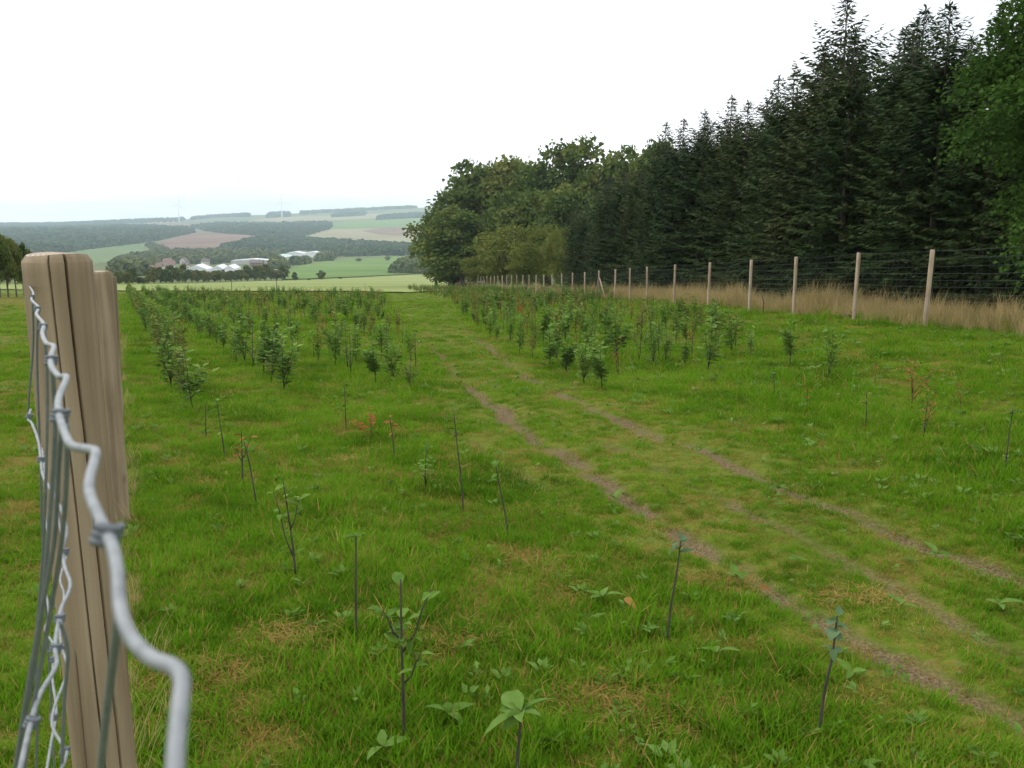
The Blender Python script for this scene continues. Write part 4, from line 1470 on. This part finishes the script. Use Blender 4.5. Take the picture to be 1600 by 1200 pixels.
rod(632, 1152, 905, 0, 26, 'sap', 'branching whip with paired green leaves, nearest in the left row', branch=[(0.55, 0.10, 0.02, 0.22), (0.62, -0.07, 0.03, 0.10), (0.35, 0.07, -0.05, 0.14)], lo=0.35)
rod(556, 1004, 838, 6, 5, 'sap', 'bare dark whip with a tuft at its tip, second in the left row', lo=0.93)
rod(464, 908, 752, -14, 22, 'sap', 'leafy whip with two stems and brown leaves, third in the left row', branch=[(0.2, -0.10, 0.03, 0.36), (0.5, 0.06, 0.0, 0.18)], lo=0.4)
rod(403, 790, 690, -16, 4, 'sap', 'dark leaning whip left of the middle in the left row', lo=0.8)
rod(379, 756, 672, 3, 12, 'sap_o', 'brownish twiggy whip beside the dark leaning one', branch=[(0.45, 0.08, 0, 0.18), (0.4, -0.06, 0.04, 0.14)], lo=0.4)
rod(352, 712, 626, -8, 16, 'sap', 'slim leafy whip in the left row before the thicket', lo=0.3)
rod(322, 684, 632, 3, 12, 'sap_y', 'small yellowing whip in the left row before the thicket', lo=0.3)
rod(797, 848, 730, -22, 2, 'sap', 'leafless dark whip leaning left in the second row', lo=0.8)
rod(725, 792, 645, -14, 10, 'sap_y', 'tall thin whip with pale leaves at the top in the second row', lo=0.75)
rod(1041, 1000, 845, 17, 7, 'sap_b', 'slanting dark whip with small top leaves by the wheel rut', lo=0.88)
rod(1279, 1145, 962, 16, 16, 'sap_b', 'whip with a bunch of bluish leaves at the top, nearest the rut', lo=0.70)
rod(617, 715, 652, -6, 9, 'sap_o', 'thin whip with a few brown leaves beside the red sapling', lo=0.5)
rod(541, 670, 602, 0, 14, 'sap', 'sparse slim whip left of the red sapling', lo=0.35)
rod(806, 1225, 1110, 8, 9, 'big', 'whip with a rosette of large pale leaves at the bottom edge', lo=0.93)
rod(1352, 670, 614, -2, 12, 'sap_y', 'small whip with yellowish leaves right of the track', lo=0.4)
rod(1568, 742, 640, 4, 12, 'sap', 'thin whip with leaves on top at the right edge', lo=0.75)
rod(1210, 622, 578, -4, 12, 'sap_b', 'short whip with a bluish top right of the track', lo=0.6)
rod(1260, 640, 606, 0, 10, 'sap_o', 'stubby brownish whip right of the track', lo=0.3)

HAND = [
    (665, 760, 690, SPARSE, 0, 1.3, 'twiggy low bush in the second row with brown leaves'),
    (580, 690, 636, RED, 0, 1.25, 'small sapling with bright red leaves in the left plot'),
    (1441, 692, 610, SPARSE, 2, 0.9, 'whip with rust brown leaves and a green shoot, right of the track'),
    (1425, 640, 566, RED, 1, 1.2, 'spreading sapling with rusty red leaves right of the track'),
    (1500, 640, 596, RED, 1, 0.9, 'small faded rusty sapling near the right edge'),
    (1367, 604, 566, RED, 1, 0.7, 'tiny rusty sapling between the leafy ones and the red one'),
    (1295, 590, 510, BUSH, 3, 0.62, 'upright leafy sapling standing farthest right of the leafy ones'),
    (1234, 576, 494, BUSH, 0, 0.62, 'dense upright leafy sapling second from right of the leafy ones'),
    (1172, 562, 510, BUSH, 1, 0.7, 'leafy sapling third from right of the leafy ones'),
    (1143, 556, 488, BUSH, 3, 0.8, 'tall leafy sapling with a pointed top right of the track'),
    (1106, 582, 494, BUSH, 3, 0.9, 'tall sapling with a rounded leafy head right of the track'),
    (1070, 576, 522, BUSH, 0, 0.6, 'narrow dark leafy sapling beside the rounded one'),
    (1040, 566, 508, BUSH, 2, 0.75, 'dark leafy sapling left of the narrow one right of the track'),
    (1008, 545, 520, BUSH, 1, 0.9, 'low leafy sapling right of the thicket by the track'),
    (940, 610, 535, BUSH, 0, 1.0, 'leafy sapling at the near end of the thicket right of the track'),
    (912, 600, 528, BUSH, 2, 1.0, 'dark bushy sapling second from the near end of the right thicket'),
    (884, 586, 520, BUSH, 0, 1.0, 'dark bushy sapling third from the near end of the right thicket'),
    (860, 574, 512, BUSH, 1, 1.0, 'bushy sapling fourth from the near end of the right thicket'),
    (300, 640, 548, BUSH, 1, 0.95, 'leafy sapling at the near end of the thicket by the left fence'),
    (288, 618, 540, BUSHY, 0, 0.95, 'yellowing sapling second in the thicket by the left fence'),
    (268, 606, 520, BUSH, 2, 0.9, 'dense sapling third in the thicket by the left fence'),
    (256, 572, 500, BUSHY, 1, 0.9, 'yellowing sapling fourth in the thicket by the left fence'),
    (444, 608, 524, BUSH, 2, 1.0, 'dark bushy sapling at the near end of the second thicket'),
    (412, 586, 516, BUSH, 0, 1.15, 'broad dark sapling second in the second thicket'),
    (432, 570, 505, BUSH, 1, 1.0, 'bushy sapling third in the second thicket'),
    (640, 612, 560, BUSHY, 1, 1.2, 'leafy sapling beside the track at the near end of the third row'),
    (614, 592, 534, BUSH, 3, 1.0, 'dark leafy sapling second from the near end of the third row'),
    (585, 578, 526, SPARSE, 0, 1.0, 'sparse sapling third from the near end of the third row'),
    (556, 570, 506, BUSH, 3, 0.7, 'upright sapling fourth from the near end of the third row'),
    (530, 558, 500, BUSH, 3, 0.7, 'slender sapling fifth from the near end of the third row'),
]
taken = []
for (u, vb, vt, lib, k, wide, lab) in HAND:
    b = P(u, vb)
    sapling_copy(lib, k, b, height_px(b, vb, vt), lab, 'leafy saplings of the plantation', wide * 1.35)
    taken.append((b.x, b.y))

# the planted rows
RD = np.array([-0.436, 1.0]); RD /= np.linalg.norm(RD)
RN = np.array([RD[1], -RD[0]])
b0 = P(300, 640)
ROWS = []
RIGHT_POLY = [(618, 446), (700, 444), (860, 450), (1000, 474), (1130, 508), (1190, 535), (1150, 566), (1000, 590), (945, 606), (850, 578), (745, 522), (700, 470), (640, 455)]
cand = []
for k in range(-1, 32):
    o = np.array([b0.x, b0.y]) + RN * (k * 1.33)
    s = -8.0
    while s < 110:
        s += random.uniform(0.5, 0.95)
        p = o + RD * s + RN * random.uniform(-0.12, 0.12)
        if p[1] < 9 or p[1] > 120:
            continue
        z = float(terrain(p[0], p[1]))
        u, v = project(p[0], p[1], z)
        left = k >= 0 and u < np.interp(v, [459, 480, 510, 560, 600, 640], [600, 615, 630, 655, 660, 560]) - 4 and p[1] < 88 + 1.5 * math.sin(p[0]) and u > 188
        if left and v > 560 and k > 3:
            left = False
        if left and v > 608:
            left = False
        right = bool(in_poly(np.array([u]), np.array([v]), RIGHT_POLY)[0])
        if not (left or right):
            continue
        if random.random() < (0.12 if (left and k < 3) else (0.32 if left else 0.05)):
            continue
        if min((math.hypot(p[0] - a, p[1] - b) for a, b in taken)) < 0.45:
            continue
        c = float(fbm(np.array([p[0] * 0.16 + 50]), np.array([p[1] * 0.16 + 80]))[0])
        cand.append((p[0], p[1], z, k, left, c, u, v))
cand.sort(key=lambda c: c[1])
LIBS = [BUSH, BUSHY, SPARSE, RED]
rest = []
ROWS_SEEN = {}
for n_, (x, y, z, k, left, c, u, v) in enumerate(cand):
    r = random.random()
    if k == 0 and left:
        h = random.uniform(0.65, 1.0); lib, kk = (BUSHY, n_) if r < 0.4 else (BUSH, n_)
    elif left and k in (1, 2):
        h = random.uniform(0.5, 0.95); lib, kk = (BUSH, n_) if r < 0.6 else (SPARSE, n_)
    else:
        h = 0.42 + 0.45 * c + random.uniform(-0.12, 0.2)
        lib = BUSH if r < 0.25 + 0.8 * (c - 0.4) else (BUSHY if r < 0.55 else SPARSE)
        kk = n_
        if r > 0.985:
            lib, kk = RED, n_
        if y > 60:
            h *= 0.9
    wide = random.uniform(0.65, 1.3); h *= random.uniform(0.75, 1.25)
    if n_ < 225:
        cnt = ROWS_SEEN[(left, k)] = ROWS_SEEN.get((left, k), 0) + 1
        if left and cnt <= 20:
            lab = '%s sapling from the near end of the %s thicket row from the left fence' % (ordinal(cnt - 1), ordinal(k))
            grp = 'saplings of the %s row from the left fence' % ordinal(k)
        elif not left and cnt <= 16:
            lab = '%s sapling from the near end of the %s row right of the track' % (ordinal(cnt - 1), ordinal(max(0, k - 5)))
            grp = 'saplings of the right plot, %s row' % ordinal(max(0, k - 5))
        elif left:
            lab = ('leafy sapling farther back in the %s planted row from the left fence' % ordinal(k))
            grp = 'saplings of the %s row from the left fence' % ordinal(k)
        else:
            lab = 'leafy sapling in the plot right of the track, %s row of that plot' % ordinal(max(0, k - 5))
            grp = 'saplings of the right plot, %s row' % ordinal(max(0, k - 5))
        sapling_copy(lib, kk, (x, y, z), h, lab, grp, wide)
    else:
        rest.append((x, y, z, h, wide, LIBS.index(lib), kk))
src = []
lib_start = []
for lib in LIBS:
    lib_start.append(len(src))
    for st, fo in lib:
        jm = MB()
        jv = []
        for me_ in (st, fo):
            co_ = np.zeros(len(me_.vertices) * 3); me_.vertices.foreach_get('co', co_)
            jm.add(co_.reshape(-1, 3), [tuple(p.vertices) for p in me_.polygons], 0 if me_ is st else 1)
        src.append(jm.mesh('far_sapling', [st.materials[0], fo.materials[0]]))
SAPCOL = source('far_sapling', src)
R_ = np.array([r[:5] for r in rest])
rot = np.zeros((len(rest), 3)); rot[:, 2] = RNG.uniform(0, 6.28, len(rest))
scatter('far_saplings', R_[:, :3], rot, np.stack([R_[:, 3] * R_[:, 4], R_[:, 3] * R_[:, 4], R_[:, 3]], 1), [lib_start[r[5]] + r[6] % len(LIBS[r[5]]) for r in rest], SAPCOL,
        'mass of far saplings at the back of the plots', 'saplings')

# ------------------------------------------------------------------ grass
def clump(seed, n, h, spread, w, mat, lean=0.5, flat=0.0, dead=0.13):
    rg = np.random.default_rng(seed)
    m = MB()
    vs, fs = [], []
    for i_ in range(n):
        a = rg.uniform(0, 6.28); rr = spread * math.sqrt(rg.random())
        x, y = rr * math.cos(a), rr * math.sin(a)
        hh = h * rg.uniform(0.45, 1.2)
        b = rg.uniform(0, 6.28); ln = hh * rg.uniform(0.15, lean + 0.3)
        dx, dy = math.cos(b), math.sin(b)
        sx, sy = -dy * w / 2, dx * w / 2
        o = len(vs)
        for t, ww in ((0, 0.8), (0.4, 1.0), (0.75, 0.65)):
            px_, py_ = x + dx * ln * t ** 1.7, y + dy * ln * t ** 1.7
            pz = hh * (t - flat * t * t) - 0.012
            vs += [(px_ - sx * ww, py_ - sy * ww, pz), (px_ + sx * ww, py_ + sy * ww, pz)]
        vs.append((x + dx * ln, y + dy * ln, hh * (1 - flat) - 0.01))
        fs += [(o, o + 1, o + 3, o + 2), (o + 2, o + 3, o + 5, o + 4), (o + 4, o + 5, o + 6)]
    mats = [MAT[mat]]
    m.add(vs, fs)
    if mat in ('grass', 'grass_mix') and dead > 0:
        mats.append(MAT['grass_dry'])
        d = rg.random(n) < dead
        m.m = [int(d[k // 3]) for k in range(len(fs))]
    return m.mesh('grass_clump', mats)


def rosette(seed, n, L, mat):
    rg = np.random.default_rng(seed)
    P0, D, N, Ls = [], [], [], []
    for i_ in range(n):
        a = rg.uniform(0, 6.28)
        P0.append((0.01 * math.cos(a), 0.01 * math.sin(a), 0.01 + 0.03 * rg.random())); D.append((math.cos(a), math.sin(a), rg.uniform(0.15, 0.9))); N.append((0.3 * rg.normal(), 0.3 * rg.normal(), 1)); Ls.append(L * rg.uniform(0.5, 1.1))
    Ls = np.array(Ls)
    m = MB(); m.quads(leaf_quads(np.array(P0), np.array(D), np.array(N), Ls, Ls * 0.5, 0.15))
    return m.mesh('weed_clump', [MAT[mat]])


G_SRC = [clump(1, 46, 0.042, 0.085, 0.0042, 'grass'), clump(2, 44, 0.052, 0.08, 0.0045, 'grass', 0.8), clump(3, 46, 0.038, 0.09, 0.0045, 'grass', 1.1, 0.2), clump(4, 40, 0.065, 0.075, 0.005, 'grass', 0.8),
         clump(5, 44, 0.036, 0.09, 0.004, 'grass_mix', 1.1, 0.2), clump(6, 40, 0.045, 0.09, 0.004, 'grass_mix', 1.0, 0.3),
         clump(7, 26, 0.034, 0.10, 0.0032, 'grass_dry', 2.0, 0.45), clump(8, 20, 0.05, 0.08, 0.003, 'grass_dry', 1.5, 0.3),
         rosette(9, 7, 0.06, 'weed'), rosette(10, 9, 0.04, 'weed'), clump(11, 34, 0.13, 0.075, 0.0055, 'grass', 0.8)]
GCOL = source('grass_clump', G_SRC)


def grass_points(y0, y1, dens, half=0.64, extra=1.5):
    """Random points over the ground the camera sees, plus a margin."""
    A = (half * (y0 + y1) + 2 * extra) * (y1 - y0)
    n = int(A * dens)
    Y = np.sqrt(RNG.uniform(y0 * y0, y1 * y1, n)) if y0 > 3 else RNG.uniform(y0, y1, n)
    X = RNG.uniform(-1, 1, n) * (half * Y + extra)
    return X, Y


bands = [(0.8, 4.0, 800, 0.9), (4.0, 7.0, 640, 0.95), (7.0, 12, 300, 1.15), (12, 20, 120, 1.6), (20, 34, 34, 2.4), (34, 60, 13, 3.2), (60, 100, 5.0, 4.2), (100, 170, 1.6, 5.5)]
AX, AY, AS, AI = [], [], [], []
for y0, y1, dens, sc in bands:
    X, Y = grass_points(y0, y1, dens)
    Z = terrain(X, Y)
    u, v = project(X, Y, Z)
    rm = rut_mask(X, Y)
    fx = np.interp(Y, _FX[0], _FX[1])
    keep = (X < fx + 7) & (RNG.random(len(X)) > np.clip(rm * 1.45 - 0.22, 0, 0.90))
    keep &= ~((Y > 88) & (X < 0.0 - 0.145 * Y + 4) & (X < fx - 12))
    tr = on_track(u, v)
    lush = fbm(X * 0.55, Y * 0.55 + 60)
    fine = 0.5 * fbm(X * 2.1 + 90, Y * 2.1) + 0.5 * fbm(X * 6.3, Y * 6.3 + 33)
    outside = X < -0.10 - 0.439 * Y
    r = RNG.random(len(X))
    dryness = 0.15 + 1.8 * np.clip(fine - 0.45, 0, 1) * 2.0 + 0.5 * np.clip(0.50 - lush, 0, 1) + 0.12 * tr + 0.12 * outside + 0.22 * np.clip(rm, 0, 1) + 0.85 * (outside & (Y > 52) & (Y < 76)) + 0.2 * (outside & (Y > 40))
    dryness = np.where((Y > 30) & ~outside, dryness * 0.75, dryness)
    idx = RNG.integers(0, 4, len(X))
    tallp = RNG.random(len(X)) < 0.015 + 0.10 * np.clip(lush - 0.52, 0, 1) * 4
    idx = np.where(tallp & ~tr & ~outside, 10, idx)
    idx = np.where(r < dryness, RNG.integers(4, 6, len(X)), idx)
    idx = np.where(r < dryness * 0.46, RNG.integers(6, 8, len(X)), idx)
    wd = (RNG.random(len(X)) < (0.012 + 0.03 * (tr | (u > 900))) * (Y < 34))
    idx = np.where(wd, RNG.integers(8, 10, len(X)), idx)
    s = sc * RNG.uniform(0.7, 1.25, len(X)) * (0.72 + 0.6 * lush) * np.where(tr, 0.72, 1.0) * np.where(outside, 0.8, 1.0)
    AX.append(np.stack([X, Y, Z], 1)[keep]); AS.append(s[keep]); AI.append(idx[keep])
    AY.append(np.full(keep.sum(), sc))
GP = np.concatenate(AX); GS = np.concatenate(AS); GI = np.concatenate(AI); GB = np.concatenate(AY)
rot = np.stack([RNG.normal(0, 0.08, len(GP)), RNG.normal(0, 0.08, len(GP)), RNG.uniform(0, 6.28, len(GP))], 1)
scl = np.stack([GS, GS, GS * np.clip(1.2 - 0.2 * GB, 0.32, 1.0)], 1)
scatter('grass', GP, rot, scl, GI, GCOL, 'short green grass with dry patches covering the whole slope', 'grass')

# tall dry grass behind the right fence
TD = [clump(20 + s, 26, 0.75, 0.16, 0.006, 'tall_dry', 0.35, 0.05) for s in range(3)] + [clump(25, 22, 0.5, 0.16, 0.007, 'grass_mix', 0.5)]
TCOL = source('tall_dry_clump', TD)
n = 15000
Y = RNG.uniform(8, 205, n) ** 1.0
Y = 8 + (205 - 8) * RNG.random(n) ** 1.9
fx = np.interp(Y, _FX[0], _FX[1])
off = RNG.normal(1.6, 1.15, n)
off = np.where(off < -0.15, RNG.uniform(0, 3.4, n), off)
X = fx + off
Z = terrain(X, Y)
hn = fbm(X * 0.7, Y * 0.55 + 12)
s = np.clip(0.02 + 1.55 * hn, 0.25, 1.2) * RNG.uniform(0.55, 1.3, n) * np.where(off < 0.4, 0.75, 1.0)
k = RNG.random(n) < np.clip(0.1 + 2.2 * fbm(X * 0.8 + 5, Y * 0.3) - 0.3, 0.1, 1)
rot = np.stack([RNG.normal(0, 0.12, n), RNG.normal(0.05, 0.14, n), RNG.uniform(0, 6.28, n)], 1)
ti = RNG.integers(0, 3, n); ti = np.where(RNG.random(n) < 0.18 + 0.3 * (off < 0.5), 3, ti)
scatter('tall_dry_grass', np.stack([X, Y, Z], 1)[k], rot[k], np.stack([s, s, s], 1)[k], ti[k], TCOL, 'tall straw coloured grass along the right fence', 'grass')

# straw at the foot of the left fence, and cut straw lying in patches
n = 230
t = 1.0 + 26 * RNG.random(n) ** 1.6
X = P1.x + (t - 1.5) * -0.439 + RNG.normal(0.04, 0.07, n); Y = t
Z = terrain(X, Y)
s = RNG.uniform(0.10, 0.36, n)
rot = np.stack([RNG.normal(0, 0.2, n), RNG.normal(0, 0.2, n), RNG.uniform(0, 6.28, n)], 1)
scatter('fence_straw', np.stack([X, Y, Z], 1), rot, np.stack([s, s, s], 1), RNG.integers(0, 4, n), TCOL, 'dry tufts along the foot of the left fence', 'grass')
SP = [(830, 885, .22), (795, 870, .12), (540, 722, .22), (640, 742, .2), (610, 745, .15), (880, 925, .14), (330, 1085, .25), (300, 1060, .15), (940, 1095, .15), (860, 800, .18), (560, 730, .2), (1120, 905, .12), (500, 620, .25), (690, 820, .15), (1050, 1110, .16), (1560, 530, .5), (700, 1010, .15), (1330, 930, .12), (450, 1010, .14), (20, 890, .35), (20, 700, .4)]
px_, sz_ = [], []
for u, v, rr in SP:
    c = P(u, v)
    for _ in range(int(30 + 70 * rr)):
        a = random.uniform(0, 6.28); q_ = rr * math.sqrt(random.random())
        x, y = c.x + q_ * math.cos(a) * 1.3, c.y + q_ * math.sin(a)
        px_.append((x, y, float(terrain(x, y)) + 0.025)); sz_.append(random.uniform(0.9, 1.6))
straw = source('straw_clump', [clump(40 + s, 16, 0.022, 0.09, 0.0022, 'grass_dry', 4.0, 0.6) for s in range(3)])
n = len(px_)
rot = np.stack([RNG.normal(0, 0.1, n), RNG.normal(0, 0.1, n), RNG.uniform(0, 6.28, n)], 1)
sz_ = np.array(sz_)
scatter('cut_straw', px_, rot, np.stack([sz_, sz_, sz_], 1), RNG.integers(0, 3, n), straw, 'patches of cut straw lying on the grass', 'straw')

# broad-leaved weeds one can pick out
for u, v, nl, sc, key, lab in [
        (940, 945, 5, 1.0, 'big', 'dock plant with large drooping leaves left of the rut'), (1245, 880, 4, 0.9, 'big', 'pale weed with an upright leaf between the ruts'),
        (1150, 905, 4, 0.9, 'big', 'dock plant with light leaves at the edge of the left rut'), (1120, 1030, 3, 0.9, 'big', 'single broad pale leaf lying in the grass'),
        (1330, 1060, 3, 0.9, 'big', 'broad leaf weed right of the bluish whip'), (1560, 945, 4, 0.9, 'big', 'yellowish weed with round leaves near the right edge'),
        (1410, 950, 4, 0.8, 'big', 'weed with a long yellow-green leaf on the track'), (960, 775, 5, 0.9, 'big', 'leafy weed on the track beside the left rut'),
        (1215, 770, 6, 0.9, 'big', 'spreading weed by the right rut'), (1465, 865, 4, 0.9, 'big', 'weed with a pale leaf on the right rut'),
        (1265, 700, 6, 0.9, 'big', 'leafy weed in the grass right of the track'), (700, 1130, 4, 1.0, 'big', 'low weed with a broad leaf right of the nearest whip'),
        (600, 1180, 3, 0.9, 'big', 'low broad leaf at the bottom edge left of the rosette'), (925, 555, 5, 1.2, 'big', 'weed near the thicket beside the track')]:
    b = P(u, v)
    t = thing('weed', b, lab, 'weed', 'broad-leaved weeds in the grass', random.uniform(0, 6.28))
    for j in range(nl):
        o = link('leaf', LEAF[key][j % 2], t)
        o.location = (0, 0, 0.04)
        o.rotation_euler = (random.uniform(0.3, 0.95), random.uniform(-0.3, 0.3), j * 6.28 / nl + random.uniform(-.4, .4))
        k = sc * random.uniform(0.38, 0.72)
        o.scale = (k, k, k)
for u, v, lab in [(1185, 928, 'fallen orange leaf beside the dock at the left rut'), (975, 952, 'fallen orange-brown leaf by the drooping dock')]:
    b = P(u, v)
    o = link('fallen_leaf', LEAF['dead'][0]); o.location = (b.x, b.y, b.z + 0.06); o.rotation_euler = (0.2, 0.3, random.uniform(0, 6))
    tag(o, lab, 'leaf')

# ------------------------------------------------------------------ haze
mh, nt, out = new_mat('haze')
pv = nt.nodes.new('ShaderNodeVolumePrincipled')
pv.inputs['Density'].default_value = HAZE_DENSITY
pv.inputs['Color'].default_value = (*HAZE_COLOR, 1)
pv.inputs['Anisotropy'].default_value = 0.0
nt.links.new(pv.outputs[0], out.inputs['Volume'])
zmin = float(V[:, 2].min()) - 1.0
m = MB()
ztop = float(max(V[:, 2].max() + 30, max(o.location.z for o in SC.objects if o.name.startswith('wind_turbine')) + 135))
m.box((0, 4100, (zmin + ztop) / 2), (17200, 8700, ztop - zmin))
hz = m.build('haze', mh)
tag(hz, 'thin bluish haze hanging over the whole valley', 'haze', kind='stuff')
